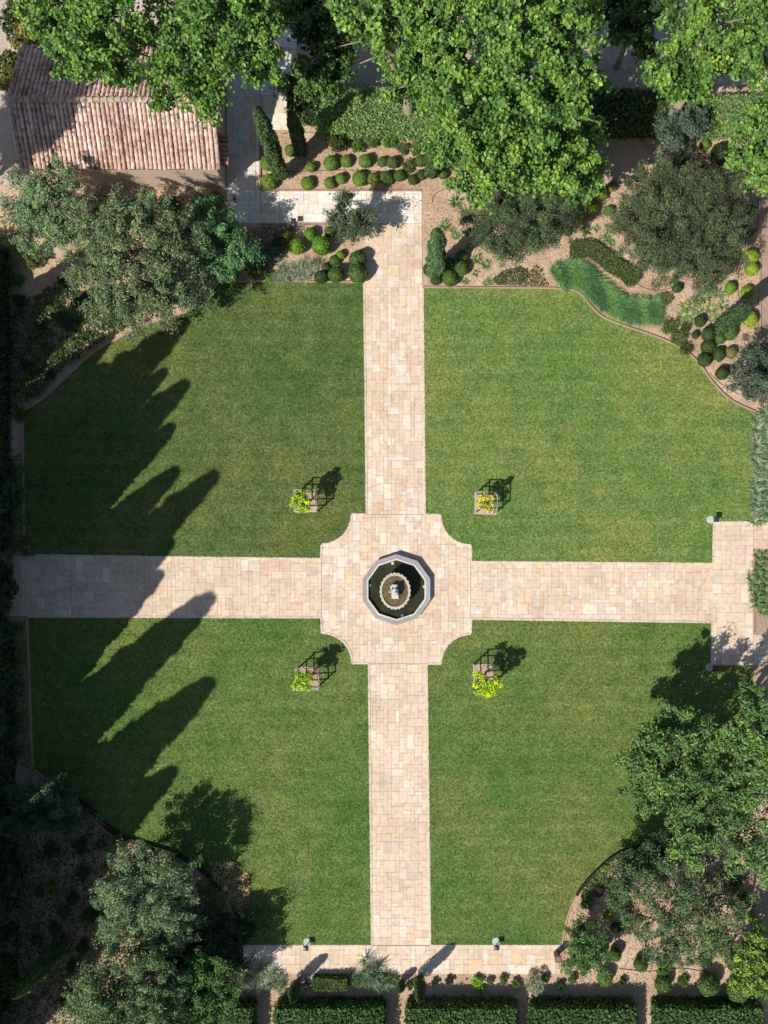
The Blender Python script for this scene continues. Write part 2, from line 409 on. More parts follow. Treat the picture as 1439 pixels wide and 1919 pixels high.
# ---------------------------------------------------------------- foliage generators
def unit(v): return v / np.maximum(np.linalg.norm(v, axis=1, keepdims=True), 1e-9)
def leaf_geo(P, N, s, asp, bend=0.25):
    n = len(P); t_ = unit(np.cross(N, rng.normal(size=(n, 3)))); b_ = np.cross(N, t_)
    s = s[:, None]; up = N * s * bend
    V = np.stack([P + t_ * s, P + b_ * s * asp + up, P - t_ * s, P - b_ * s * asp + up], 1).reshape(-1, 3)
    return V, np.arange(n * 4, dtype=np.int32).reshape(-1, 4)
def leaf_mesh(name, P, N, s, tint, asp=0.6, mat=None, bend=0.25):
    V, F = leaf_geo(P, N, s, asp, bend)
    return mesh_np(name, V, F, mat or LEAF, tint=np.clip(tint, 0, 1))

def crown_points(blobs, clump_r, lai, s, asp, low=-0.35, flat=0.8, tight=0.5, fill=0.25, dens=1.7, reach=1.02, wisp=0.0):
    """leaves in clumps over the shell of several overlapping ellipsoids (x,y,z,r,rz)"""
    P = []; N = []; T = []; area = 2 * s * s * asp
    B = np.array([[b[0], b[1], b[2], b[3], b[4]] for b in blobs])
    for x, y, z, r, rz in B:
        A = 2 * math.pi * r * (r + rz) / 2 * 1.0
        nc = max(5, int(A / (clump_r ** 2 * dens)))
        d = unit(rng.normal(size=(nc * 3, 3))); d = d[d[:, 2] > low][:nc]
        c = d * rng.uniform(0.6, reach, (len(d), 1)) * [r, r, rz] + [x, y, z]
        # drop clumps buried in a neighbour
        q = ((c[:, None, :] - B[None, :, :3]) / B[None, :, [3, 3, 4]])
        keep = (np.linalg.norm(q, axis=2) < 0.62).sum(1) == 0
        c = c[keep]; d = d[keep]
        if not len(c): continue
        m_ = max(12, int(lai * math.pi * clump_r ** 2 / area))
        n = len(c) * m_
        cr = np.repeat(rng.uniform(0.6, 1.25, len(c)) * clump_r, m_)[:, None]
        o = unit(rng.normal(size=(n, 3)) + np.repeat(d, m_, 0) * 0.5) * (rng.random((n, 1)) ** tight) * cr * [1, 1, flat]
        if wisp:                                # shoots reaching outwards from each clump
            w_ = rng.random((n, 1)) < wisp
            o = o + w_ * np.repeat(unit(d * [1, 1, .4] + rng.normal(size=d.shape) * .5), m_, 0) * rng.random((n, 1)) * cr * 1.6
        p = np.repeat(c, m_, 0) + o
        ct = np.repeat(rng.normal(0.45, 0.12, len(c)), m_)
        hz = (o[:, 2] / cr[:, 0])
        P.append(p); N.append(unit(unit(o) * 0.45 + [-0.05, -0.05, 0.6] + rng.normal(size=(n, 3)) * 0.55))
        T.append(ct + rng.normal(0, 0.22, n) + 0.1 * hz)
        nf = int(fill * n)                      # leaves deeper in the crown, inner shade put into their darker tint
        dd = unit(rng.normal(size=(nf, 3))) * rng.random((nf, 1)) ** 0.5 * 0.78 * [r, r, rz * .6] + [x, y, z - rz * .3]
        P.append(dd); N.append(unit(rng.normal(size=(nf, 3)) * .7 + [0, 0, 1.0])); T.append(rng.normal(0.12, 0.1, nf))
    return np.concatenate(P), np.concatenate(N), np.concatenate(T)

def trunk_mb(base, tips, r0, fork=0.35, col=(0.2, 0.16, 0.12), lean=(0, 0)):
    mb = MB(); b0 = Vector(base); top = Vector((0, 0, 0))
    for tp in tips: top += Vector(tp)
    top /= len(tips); fk = b0.lerp(top, fork) + Vector((lean[0], lean[1], 0))
    mid = b0.lerp(fk, 0.5) + Vector((random.uniform(-.1, .1), random.uniform(-.1, .1), 0))
    mb.tube([b0 + Vector((0, 0, -0.1)), b0 + Vector((0, 0, 0.25)), mid, fk], [r0 * 1.3, r0, r0 * .85, r0 * .75], 9, col)
    for tp in tips:
        tp = Vector(tp); d = tp - fk
        m1 = fk + d * 0.4 + Vector((random.uniform(-.2, .2), random.uniform(-.2, .2), d.length * 0.12))
        m2 = fk + d * 0.75 + Vector((random.uniform(-.2, .2), random.uniform(-.2, .2), d.length * 0.05))
        mb.tube([fk, m1, m2, tp], [r0 * .6, r0 * .4, r0 * .24, r0 * .1], 6, col)
        for k in range(3):
            e = m1.lerp(tp, random.uniform(0.1, .7)); q = e + Vector((random.uniform(-1, 1), random.uniform(-1, 1), random.uniform(0, .5))).normalized() * d.length * .4
            mb.tube([e, e.lerp(q, .5) + Vector((0, 0, .08)), q], [r0 * .22, r0 * .15, r0 * .05], 5, col)
    return mb

def tree(name, blobs_px, label, cat='tree', group=None, color=(0.06, 0.12, 0.03), s=0.16, asp=0.6, clump=0.7, lai=3.2, vz=0.7,
         base_px=None, r0=0.22, mat=None, flat=0.8, low=-0.35, tight=0.5, fill=0.25, bark=(0.2, 0.16, 0.12), fork=0.35, dens=1.7, reach=1.02, wisp=0.0):
    bl = []
    for (x, y, r, h) in blobs_px:
        p = W(x, y, h); wr = r / S * (CAMH - h) / CAMH
        bl.append((p[0], p[1], h, wr, max(0.35, min(wr * vz, h * 0.85))))
    if base_px: base = Vector(W(*base_px))
    else: base = Vector((sum(b[0] for b in bl) / len(bl), sum(b[1] for b in bl) / len(bl), 0))
    root = empty(name, base, label, cat, group)
    P, N, T = crown_points(bl, clump, lai, s, asp, low, flat, tight, fill, dens, reach, wisp)
    P = P - np.array(base); P[:, 2] = np.maximum(P[:, 2], 0.05)
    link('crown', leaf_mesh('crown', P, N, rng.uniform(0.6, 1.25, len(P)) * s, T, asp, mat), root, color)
    tips = [(b[0] - base.x, b[1] - base.y, b[2]) for b in bl[:9]]
    trunk_mb((0, 0, 0), tips, r0, fork, bark).build('trunk', BARK, root, smooth=True)
    return root

# -- clipped balls: three shared meshes
def ball_mesh(seed, squash=0.85, n=1500, s=0.085):
    d = unit(rng.normal(size=(n, 3))); d[:, 2] = np.abs(d[:, 2]) * 1.0 - (rng.random(n) < .4) * np.abs(d[:, 2]) * 1.2
    d = unit(d); ph = rng.random(3) * 6
    k = 1 + 0.06 * np.sin(d[:, 0] * 5 + ph[0]) * np.sin(d[:, 1] * 5 + ph[1]) + rng.normal(0, 0.035, n)
    P = d * k[:, None] * [1, 1, squash]; P[:, 2] += squash
    N = unit(d + rng.normal(size=(n, 3)) * 0.5)
    T = 0.45 + rng.normal(0, 0.2, n) + 0.08 * np.sin(d[:, 0] * 9 + ph[2])
    V, F = leaf_geo(P, N, rng.uniform(.6, 1.3, n) * s, 0.65)
    # dense twiggy inside
    U_, V_ = 16, 9; cv = []; cf = []
    for i in range(V_ + 1):
        th = math.pi * i / V_
        for j in range(U_):
            a = 2 * math.pi * j / U_; cv.append((math.sin(th) * math.cos(a) * .93, math.sin(th) * math.sin(a) * .93, math.cos(th) * .93 * squash + squash))
    for i in range(V_):
        for j in range(U_): cf.append((i * U_ + j, (i + 1) * U_ + j, (i + 1) * U_ + (j + 1) % U_, i * U_ + (j + 1) % U_))
    F2 = np.array(cf) + len(V); VV = np.concatenate([V, np.array(cv)]); FF = np.concatenate([F, F2])
    return mesh_np('clipped_foliage', VV, FF, LEAF, tint=np.clip(np.concatenate([T, np.full(len(cf), .35)]), 0, 1))
BALLS = [ball_mesh(i) for i in range(4)]
# -- looser shrubs
def bush_mesh(n=1600, s=0.12, loose=0.14, asp=0.5, nb=9, mat=None, zs=0.85):
    bl = [(0, 0, .5 * zs, .62, .5 * zs)]
    for i in range(nb):
        a = 6.283 * i / nb + rng.uniform(-.3, .3); q = rng.uniform(.35, .62)
        bl.append((q * math.cos(a), q * math.sin(a), rng.uniform(.35, .8) * zs, rng.uniform(.28, .42), rng.uniform(.25, .4)))
    P, N, T = crown_points(bl, 0.2, 2.0, s * .75, asp, low=-0.2, fill=.2)
    i = rng.choice(len(P), min(n, len(P)), False); P, N, T = P[i], N[i], T[i]
    P[:, 2] = np.maximum(P[:, 2], 0.03)
    return leaf_mesh('foliage', P, N, rng.uniform(.6, 1.3, len(P)) * s * .75, T, asp, mat)
BUSH = [bush_mesh() for i in range(3)]
BUSH_OPEN = [bush_mesh(800, 0.13, asp=.45), bush_mesh(700, 0.1, asp=.4)]
BUSH_FINE = [bush_mesh(2600, 0.075, asp=.4, nb=11) for i in range(2)]
# -- blades: agaves, lavender, ornamental grass
def blades(base, dirs, L, wd, droop, tint, mat, name, seg=3):
    """base (n,3), dirs (n,3) unit, L, wd (n,), droop (n,)"""
    n = len(base); side = unit(np.cross(dirs, [0, 0, 1.0]) + 1e-6); V = np.zeros((n, (seg + 1) * 2, 3))
    for k in range(seg + 1):
        u = k / seg; c = base + dirs * (L * u)[:, None]; c = c - np.array([0, 0, 1.0]) * (droop * L * u * u)[:, None]
        hz = unit(dirs * [1, 1, 0] + 1e-6); c = c + hz * (droop * L * u * u * 0.35)[:, None]
        ww = wd * (1 - 0.92 * u ** 1.6) * (0.6 + .4 * min(1, u * 4))
        V[:, 2 * k] = c + side * ww[:, None]; V[:, 2 * k + 1] = c - side * ww[:, None]
    V[:, :, 2] = np.maximum(V[:, :, 2], 0.02)
    f = np.array([[2 * k, 2 * k + 1, 2 * k + 3, 2 * k + 2] for k in range(seg)])
    F = (np.arange(n)[:, None, None] * (seg + 1) * 2 + f[None]).reshape(-1, 4)
    return mesh_np(name, V.reshape(-1, 3), F, mat, tint=np.clip(np.repeat(tint, seg), 0, 1))
def rosette(n=34, L=1.0, wd=.07, rise=(0.15, 1.1), droop=.25, mat=None, heads=1, spread=0):
    B = []; D = []; 
    a = rng.random(n) * 6.283; e = rng.uniform(*rise, n)
    D = np.stack([np.cos(a) * np.cos(e), np.sin(a) * np.cos(e), np.sin(e)], 1)
    B = np.zeros((n, 3)); B[:, 2] = .1
    if heads > 1:
        h = rng.integers(0, heads, n); hp = rng.normal(0, spread, (heads, 2)); B[:, :2] += hp[h]
    return blades(B, unit(D), rng.uniform(.6, 1, n) * L, np.full(n, wd), np.full(n, droop), rng.normal(.5, .2, n), mat or LEAF, 'leaves')
AGAVE = [rosette(40, 1.15, .085), rosette(34, 1.15, .1), rosette(80, .95, .07, heads=3, spread=.35)]
LAV = [rosette(520, .8, .022, (0.3, 1.5), .15, LEAF_DRY, 14, .34), rosette(460, .8, .022, (0.25, 1.4), .2, LEAF_DRY, 12, .36)]

def put(name, meshes, x, y, r, label, cat='shrub', group=None, color=(.06, .12, .03), sz=1.0, sy=1.0, h=None, rz=None):
    """a plant whose outline in plan is centred at x,y"""
    wr = r / S; hh = h if h is not None else wr * 0.85 * sz
    p = W(x, y, hh * 0.9); me = meshes[random.randrange(len(meshes))]
    o = link(name, me, None, color, (p[0], p[1], 0.0))
    wr *= (CAMH - hh) / CAMH
    if sy == 1: sy = random.uniform(.9, 1.12)
    o.scale = (wr * random.uniform(.94, 1.05), wr * sy, wr * sz * random.uniform(.85, 1.15)); o.rotation_euler = (0, 0, rz if rz is not None else random.random() * 6.28)
    return tag(o, label, cat, group)

# colours (linear albedo)
G_BOX = (0.145, 0.215, 0.045); G_LIME = (0.25, 0.32, 0.035); G_DARK = (0.05, 0.08, 0.028); G_MID = (0.085, 0.14, 0.038)
G_BRIGHT = (0.13, 0.25, 0.035); G_GREY = (0.13, 0.165, 0.125); G_AGAVE = (0.17, 0.23, 0.12); G_OLIVE = (0.1, 0.135, 0.085); G_BLUE = (0.09, 0.14, 0.12)
ORD = ['first', 'second', 'third', 'fourth', 'fifth', 'sixth', 'seventh', 'eighth', 'ninth', 'tenth', 'eleventh', 'twelfth', 'thirteenth', 'fourteenth']

def row(items, kind_txt, where, group, color, meshes=None, name='ball_shrub', axis='left', cat='shrub', sz=1.0):
    items = sorted(items, key=lambda q: q[0] if axis == 'left' else q[1])
    for i, it in enumerate(items):
        x, y, r = it[:3]; c = it[3] if len(it) > 3 and it[3] else color; txt = it[4] if len(it) > 4 else kind_txt
        c = tuple(v * random.uniform(.88, 1.12) for v in c)
        lab = f"{txt}, {ORD[i]} from the {axis} {where}"
        put(name, meshes or BALLS, x, y, r, lab, cat, group, c, sz)

# ---------------------------------------------------------------- the tiled house
hs = empty('garden_house', W(247, 246), 'long low garden house with pinkish barrel tile roof and beige rendered walls', 'house')
HB = Vector(W(247, 246))
def hp(x, y, z=0): p = W(x, y); return (p[0] - HB.x, p[1] - HB.y, z)
EZ, RZ = 2.45, 3.95
sw_, se_, ne_, nw_ = hp(90, 349), hp(424, 353), hp(421, 143), hp(88, 143)
rx0, rx1, ry = hp(79, 256)[0], hp(428, 256)[0], hp(0, 256)[1]
mb = MB(); wc = (0.5, 0.385, 0.3)
mb.prism([sw_[:2], se_[:2], ne_[:2], nw_[:2]], 0, EZ - 0.02, wc)
for xe, sg in ((se_[0] - .002, 1), (sw_[0] + .002, -1)):
    mb.add([(xe, se_[1], EZ - .02), (xe, ne_[1], EZ - .02), (xe, ry, RZ - .12), (xe - sg * .3, se_[1], EZ - .02), (xe - sg * .3, ne_[1], EZ - .02), (xe - sg * .3, ry, RZ - .12)],
           [(0, 1, 2), (5, 4, 3), (0, 2, 5, 3), (2, 1, 4, 5), (1, 0, 3, 4)], wc)
mb.build('wall', PLASTER, hs)
roof = empty('roof', (0, 0, 0), None, None); roof.parent = hs
bpy.data.objects.remove(roof)
TC = [((0.56, 0.33, 0.25), 6), ((0.6, 0.39, 0.31), 6), ((0.52, 0.3, 0.23), 4), ((0.64, 0.49, 0.42), 4), ((0.36, 0.26, 0.23), 1.6), ((0.25, 0.2, 0.19), .8), ((0.66, 0.55, 0.47), 2)]
def half_tile(mb, p0, p1, r0_, r1_, col, up):
    """a barrel tile from p0 (upper end) to p1 (lower end)"""
    p0, p1 = Vector(p0), Vector(p1); d = (p1 - p0).normalized(); sd = d.cross(up).normalized(); n = sd.cross(d).normalized()
    if n.z < 0: n = -n
    vs = []; K = 6
    for p, r in ((p0, r0_), (p1, r1_)):
        for k in range(K + 1):
            a = math.pi * k / K; vs.append(p + sd * math.cos(a) * r + n * math.sin(a) * r * .85)
    fs = [(k, k + 1, K + 2 + k, K + 1 + k) for k in range(K)] + [tuple(range(K + 1, 2 * K + 2)), tuple(range(K, -1, -1))]
    mb.add(vs, fs, col)
rd = random.Random(5); tc, tw = zip(*TC)
ov_s, ov_n = 0.12, 0.35
mb = MB(); base = MB()
ys_, yn_ = sw_[1] - ov_s, ne_[1] + ov_n
def slope_z(y):
    return RZ - (RZ - EZ) * (ry - y) / (ry - se_[1]) if y < ry else RZ - (RZ - EZ) * (y - ry) / (ne_[1] - ry)
for (ye) in (ys_, yn_):
    ze = slope_z(ye)
    base.add([(rx0, ry, RZ), (rx1, ry, RZ), (rx1, ye, ze), (rx0, ye, ze), (rx0, ry, RZ - .1), (rx1, ry, RZ - .1), (rx1, ye, ze - .1), (rx0, ye, ze - .1)],
             [(0, 1, 2, 3) if ye < ry else (3, 2, 1, 0), (7, 6, 5, 4), (2, 3, 7, 6), (0, 3, 7, 4), (1, 2, 6, 5)], (0.16, 0.1, 0.08))
    L = math.hypot(ye - ry, ze - RZ); nt_ = round(L / 0.36); pitch = 0.262; nc_ = int((rx1 - rx0) / pitch)
    for i in range(nc_ + 1):
        x = rx0 + (rx1 - rx0) * i / nc_; jit = rd.uniform(-.02, .02)
        colbias = rd.uniform(.85, 1.1)
        for j in range(nt_):
            u0, u1 = j / nt_, (j + 1.12) / nt_ + rd.uniform(-.01, .01)
            u1 = min(u1, 1 + .02)
            a = (x + jit, ry + (ye - ry) * u0, RZ + (ze - RZ) * u0 + .005); b_ = (x + jit + rd.uniform(-.012, .012), ry + (ye - ry) * u1, RZ + (ze - RZ) * u1 + .035)
            c = rd.choices(tc, tw)[0]; k = rd.uniform(.95, 1.3) * colbias
            half_tile(mb, a, b_, .095, .12, tuple(.5 * v * k + .54 * w_ * colbias for v, w_ in zip(c, (.7, .53, .46))), Vector((0, 0, 1)))
rt = base.build('roof', TILE, hs)
mb.build('roof_tiles', TILE, rt)
mb = MB()
nr = int((rx1 - rx0) / .4)
for i in range(nr):
    x0_ = rx0 + (rx1 - rx0) * i / nr; x1_ = rx0 + (rx1 - rx0) * (i + 1.1) / nr
    half_tile(mb, (x0_, ry, RZ + .05), (min(x1_, rx1 + .05), ry, RZ + .09), .15, .18, tuple(v * rd.uniform(.85, 1.1) for v in (0.5, 0.38, 0.31)), Vector((0, 0, 1)))
mb.build('ridge_tiles', TILE, rt)
for xe in (rx0 - .04, rx1 + .04):
    mb = MB()
    for ye in (ys_, yn_):
        nt_ = 9 if ye < ry else 11
        for j in range(nt_):
            u0, u1 = j / nt_, min((j + 1.1) / nt_, 1.01)
            half_tile(mb, (xe, ry + (ye - ry) * u0, slope_z(ry + (ye - ry) * u0) + .06), (xe, ry + (ye - ry) * u1, slope_z(ry + (ye - ry) * u1) + .09), .1, .13, tuple(v * rd.uniform(.85, 1.1) for v in (0.55, 0.42, 0.34)), Vector((0, 0, 1)))
    mb.build('verge_tiles', TILE, rt)
for nm, xe, y0_, y1_ in (('door_canopy', rx1 + .36, 286, 342), ('door_canopy', rx0 - .3, 300, 340)):
    mb = MB(); a_, b2 = hp(0, y0_)[1], hp(0, y1_)[1]; n_ = 7; sg = 1 if xe > 0 else -1
    mb.box((xe - sg * .12, (a_ + b2) / 2, EZ - .27), (.5, a_ - b2, .06), 0, (.25, .15, .1))
    for i in range(n_):
        yy = b2 + (a_ - b2) * (i + .5) / n_
        half_tile(mb, (xe - sg * .42, yy, EZ - .12), (xe + sg * .16, yy, EZ - .26), .11, .13, tuple(v * rd.uniform(.7, 1.1) for v in (0.52, 0.3, 0.22)), Vector((0, 0, 1)))
    mb.build(nm, TILE, hs)
# door on the shaded end wall
MB().box((se_[0] + .03, hp(0, 300)[1], 1.05), (.06, 1.0, 2.1), 0, (.14, .1, .07)).build('door', WOOD, hs)

# ---------------------------------------------------------------- fountain
FX, FY, _ = W(743.2, 1104.6)
ft = empty('fountain', (FX, FY, 0), 'ten-sided stone fountain basin with dark water and scalloped bowl in the centre', 'fountain')
def decagon(r, z, a0=R(90)): return [(r * math.cos(a0 + i * R(36)), r * math.sin(a0 + i * R(36)), z) for i in range(10)]
def ring(prof, seg=10, a0=R(90), col=(.5, .5, .5), **k):
    return MB().lathe(prof, seg, (0, 0, 0), col=col, a0=a0, **k)
ring([(2.08, 0.0), (2.08, 0.31)], col=(.4, .38, .36)).lathe([(1.84, 0.31), (1.84, 0.02)], 10, col=(.16, .15, .11), a0=R(90)).build('basin_wall', COPING, ft)
for i in range(10):        # coping stones, mitred at the corners
    a, b_ = R(90 + 36 * i) + .003, R(90 + 36 * (i + 1)) - .003
    p = [(r_ * math.cos(t_), r_ * math.sin(t_)) for r_, t_ in ((2.2, a), (2.2, b_), (1.93, b_), (1.93, a))]
    MB().prism(p, .31, .40, tuple(v * rd.uniform(.93, 1.07) for v in (.36, .35, .365)), True).build('coping_stone', COPING, ft)
ring([(1.93, .402), (1.93, .412), (1.83, .412), (1.83, .31)], col=(.68, .64, .56)).build('coping_lip', COPING, ft)
MB().add(decagon(1.845, 0.24), [tuple(range(10))]).build('water', WATER, ft)
bx, by = -.06, -.065
scal = lambda j, k: 1 + (0.022 * (1 if k % 4 in (0, 1) else -1) if j in (4, 5) else 0)
prof = [(.16, .2), (.2, .3), (.35, .55), (.7, .85), (.98, 1.02), (.99, 1.08), (.85, 1.08), (.83, 1.0), (.0, .97)]
bo = MB().lathe(prof, 96, (bx, by, 0), .95, 1.13, (.56, .51, .42), wob=scal).build('bowl', COPING, ft)
MB().lathe([(.0, 1.02), (.835, 1.02)], 48, (bx, by, 0), .95, 1.13).build('bowl_water', BOWLW, bo)
MB().lathe([(.45, .1), (.45, .28), (.22, .34), (.2, .6)], 16, (bx, by, 0), col=(.5, .46, .4)).build('pedestal', COPING, ft)
st = MB()
wcol = (.56, .53, .5)
st.box((bx + .0, by - .12, 1.2), (.42, .5, .36), .03, wcol).box((bx, by - .1, 1.46), (.34, .4, .2), .1, wcol)
st.box((bx, by - .38, 1.12), (.42, .16, .22), 0, wcol).box((bx + .0, by + .32, 1.3), (.4, .16, .16), -.08, wcol)
st.box((bx - .2, by + .12, 1.2), (.12, .42, .2), .25, wcol)
st.tube([(bx, by + .05, 1.1), (bx, by + .05, 1.55), (bx, by + .2, 1.75)], [.13, .1, .07], 10, wcol)
st.tube([(bx - .02, by - .1, 1.5), (bx, by - .1, 1.66)], [.12, .1], 10, wcol)
st.tube([(bx + .25, by - .2, 1.0), (bx + .3, by - .25, 1.15)], [.06, .05], 8, wcol).tube([(bx - .3, by - .05, 1.0), (bx - .34, by - .05, 1.14)], [.06, .05], 8, wcol)
st.build('centrepiece', COPING, ft)
for (zx, zy, c) in ((645, 300, (.6, .62, .58)), (1143, 668, (.35, .6, .55)), (797, 1128, (.05, .3, .38)), (287, 648, (.06, .35, .35))):
    x_, y_ = (zx - 705) / 8.46 / S, -(zy - 715) / 8.46 / S
    sp = MB().lathe([(0.001, .29), (.085, .285), (.1, .24), (.1, .1)], 14, (x_, y_, 0), col=c).build('pool_light', METAL, ft)
# dappled surface of the plaza ends; next: path lights
def bollard(x, y, dx, dy, label):
    """x,y centre of the round base; dx,dy (m) where the post stands in it"""
    p = W(x, y); r_ = empty('path_light', (p[0], p[1], 0), label, 'lamp', 'path lights round the lawns')
    MB().lathe([(.001, .055), (.22, .055), (.245, .04), (.245, 0)], 28, col=(.5, .52, .46)).build('base', COPING, r_, loc=(0, 0, .03))
    MB().tube([(dx, dy, .06), (dx, dy, .5)], [.03, .03], 8, (.1, .1, .11)).build('post', METAL, r_)
    h = MB(); h.add([(dx - .165, dy - .165, .5), (dx + .165, dy - .165, .5), (dx + .165, dy + .165, .5), (dx - .165, dy + .165, .5), (dx - .13, dy - .13, .57), (dx + .13, dy - .13, .57), (dx + .13, dy + .13, .57), (dx - .13, dy + .13, .57), (dx, dy, .6)],
        [(3, 2, 1, 0), (0, 1, 5, 4), (1, 2, 6, 5), (2, 3, 7, 6), (3, 0, 4, 7), (4, 5, 8), (5, 6, 8), (6, 7, 8), (7, 4, 8)], (.035, .035, .05))
    h.build('lamp_shade', METAL, r_); return r_
bollard(576, 1764, -.03, -.19, 'black square-capped path light at the lower left lawn edge by the bottom walk')
bollard(929.5, 1763, .0, -.19, 'black square-capped path light at the lower right lawn edge by the bottom walk')
bollard(1330.7, 973.6, .2, -.02, 'path light on a round base at the upper corner of the right paved pad')
bollard(1328.7, 1250, .2, -.02, 'path light in tree shade at the lower corner of the right paved pad')
bollard(555, 424, -.1, .12, 'path light among clipped shrubs on the lower edge of the white terrace')
bn = empty('litter_bin', W(1042.5, 1786), 'round dark litter bin standing on the right end of the bottom walk', 'bin')
MB().lathe([(.19, .0), (.22, .75), (.225, .78), (.2, .78), (.2, .72), (.001, .7)], 26, col=(.12, .09, .09)).build('body', METAL, bn, loc=(0, 0, .03))
MB().lathe([(.001, .79), (.17, .785), (.19, .76)], 26, col=(.22, .16, .15)).build('lid', METAL, bn, loc=(0, 0, .03))
sc = empty('boot_scraper', W(440, 374), 'thin dark metal boot scraper on the white terrace by the house corner', 'boot scraper')
MB().box((0, 0, .12), (.05, .5, .18), .1, (.05, .05, .05)).build('blade', METAL, sc, loc=(0, 0, .03))
MB().box((0, 0, .03), (.16, .08, .05), .1, (.05, .05, .05)).build('foot', METAL, sc, loc=(0, 0, .03))

# ---------------------------------------------------------------- four citrus trees in wooden guards
def copy_tree(o, parent=None):
    c = o.copy(); C.objects.link(c); c.parent = parent
    for ch in list(o.children): copy_tree(ch, c)
    return c
wd = (.5, .45, .41)
guard = empty('tree_guard', W(577, 941), 'wooden tree guard round the upper left young citrus, half hidden by its crown', 'tree guard', 'wooden guards of the citrus trees')
gs, gh = .6, 1.35
for sx in (-1, 1):
    for sy in (-1, 1):
        MB().box((sx * gs, sy * gs, gh / 2), (.075, .075, gh), 0, wd).build('post', WOOD, guard)
for z in (gh * .52, gh - .06):
    for sg in (-1, 1):
        MB().box((0, sg * (gs + .06), z), (2 * gs + .16, .035, .08), 0, wd).build('rail', WOOD, guard)
        MB().box((sg * (gs + .06), 0, z), (.035, 2 * gs + .06, .08), 0, wd).build('rail', WOOD, guard)
guards = [(577, 941, .02, None), (908, 945, -.03, 'wooden tree guard standing round the small yellowing citrus right of the upper walk'),
          (580, 1267, .06, 'wooden tree guard with top rails clear of leaves, left of the lower walk'),
          (906, 1262, .03, 'wooden tree guard behind the bright lime citrus right of the lower walk')]
for i, (x, y, rz, lb) in enumerate(guards):
    g_ = guard if i == 0 else copy_tree(guard)
    g_.location = W(x, y); g_.rotation_euler = (0, 0, rz)
    if lb: g_['label'] = lb
cit = [(577, 941, 25, 'lime green young citrus with a full crown, upper left of the fountain', (.3, .42, .03), [(563, 938, 15, 2.1), (572, 930, 10, 2.3), (557, 945, 11, 2.0), (568, 947, 11, 1.9)]),
       (908, 945, 16, 'sparse yellowing young citrus, upper right of the fountain', (.4, .4, .07), [(908, 946, 9, 1.3), (914, 932, 7, 1.7), (916, 950, 8, 1.4), (903, 938, 7, 1.3)]),
       (580, 1267, 22, 'small lime young citrus with an open crown, lower left of the fountain', (.3, .42, .03), [(567, 1276, 10, 1.9), (574, 1268, 9, 2.1), (558, 1283, 8, 1.8), (575, 1284, 8, 1.8), (561, 1270, 7, 2.0)]),
       (906, 1262, 27, 'brightest lime young citrus, lower right of the fountain', (.36, .46, .03), [(905, 1282, 15, 2.1), (918, 1288, 13, 2.1), (897, 1272, 10, 2.2), (910, 1295, 10, 2.0), (929, 1284, 9, 2.2), (900, 1290, 10, 2.0)])]
for x, y, r, lb, c, bl in cit:
    tree('citrus_tree', bl, lb, 'citrus tree', 'young citrus trees round the fountain', c, s=.1, asp=.5, clump=.2, lai=1.6, vz=.9, base_px=(x + 3, y - 2), r0=.05, fill=.1, low=-.6)
for x, y in ((577, 941), (908, 945), (580, 1267), (906, 1262)):
    pts = [(x + 20 * math.cos(a) * (1 + .08 * math.sin(3 * a + x)), y + 20 * math.sin(a)) for a in np.linspace(0, 2 * math.pi, 20)[:-1]]
    poly_obj('soil', [(x + max(-18, min(18, 1.2 * (px - x))), y + max(-18, min(18, 1.2 * (py - y)))) for px, py in pts], 0, .07, SOIL)

# ---------------------------------------------------------------- plane trees along the top
PL = dict(s=.112, asp=.8, clump=.46, lai=2.1, vz=.6, color=(.108, .202, .046), r0=.38, fork=.45, bark=(.35, .3, .22), fill=.55, dens=2.75, reach=1.08, flat=.7, wisp=.1)
PG = 'plane trees along the top of the garden'
tree('plane_tree', [(110, 40, 62, 9), (190, 50, 80, 9.5), (130, 105, 45, 8), (215, 125, 48, 8), (170, -30, 80, 10), (60, -20, 45, 9), (265, 60, 35, 8)], 'bright green plane tree overhanging the left end of the tiled roof', group=PG, **PL)
tree('plane_tree', [(420, 50, 85, 9.5), (350, 110, 60, 8.5), (380, 165, 45, 7.5), (480, 115, 48, 8), (310, 180, 32, 7), (490, 30, 55, 9), (420, -40, 90, 10), (395, 195, 26, 6.5), (330, 30, 50, 8.5)], 'bright green plane tree overhanging the right end of the tiled roof', group=PG, base_px=(440, 90), **PL)
tree('plane_tree', [(720, 20, 72, 9.5), (790, 100, 72, 9), (700, 60, 45, 8.5), (840, 30, 80, 10), (780, -40, 90, 10), (770, 160, 45, 8), (850, 150, 60, 9), (655, 5, 35, 7)], 'bright green plane tree over the light gravel gap, left half of the widest crown', group=PG, **PL)
tree('plane_tree', [(950, 60, 90, 11), (1050, 60, 75, 11), (900, 190, 85, 10), (1000, 180, 85, 11), (1060, 170, 62, 10.5), (860, 270, 58, 8.5), (940, 285, 72, 9.5), (1035, 280, 75, 8.5), (1075, 330, 45, 5.8), (1085, 250, 48, 7), (1020, 325, 50, 5.5), (1100, 150, 38, 8), (1090, 300, 34, 5.2), (1085, 348, 32, 4.8), (1108, 322, 24, 4.8), (1040, 352, 34, 5), (885, 330, 42, 6.5), (950, 335, 30, 6.5), (1000, -40, 100, 10), (1100, 20, 30, 8)],
     'largest bright green plane tree, reaching lowest beside the feathery grey tree', group=PG, **PL)
tree('plane_tree', [(1290, 125, 62, 8), (1340, 50, 55, 9), (1250, 140, 42, 7.5), (1300, 165, 34, 7), (1400, 60, 62, 9), (1415, 120, 42, 8), (1280, 40, 40, 8.5), (1350, -30, 80, 9.5), (1360, 110, 32, 7.5)], 'bright green plane tree in the upper right corner, right of the dark shade', group=PG, **PL)
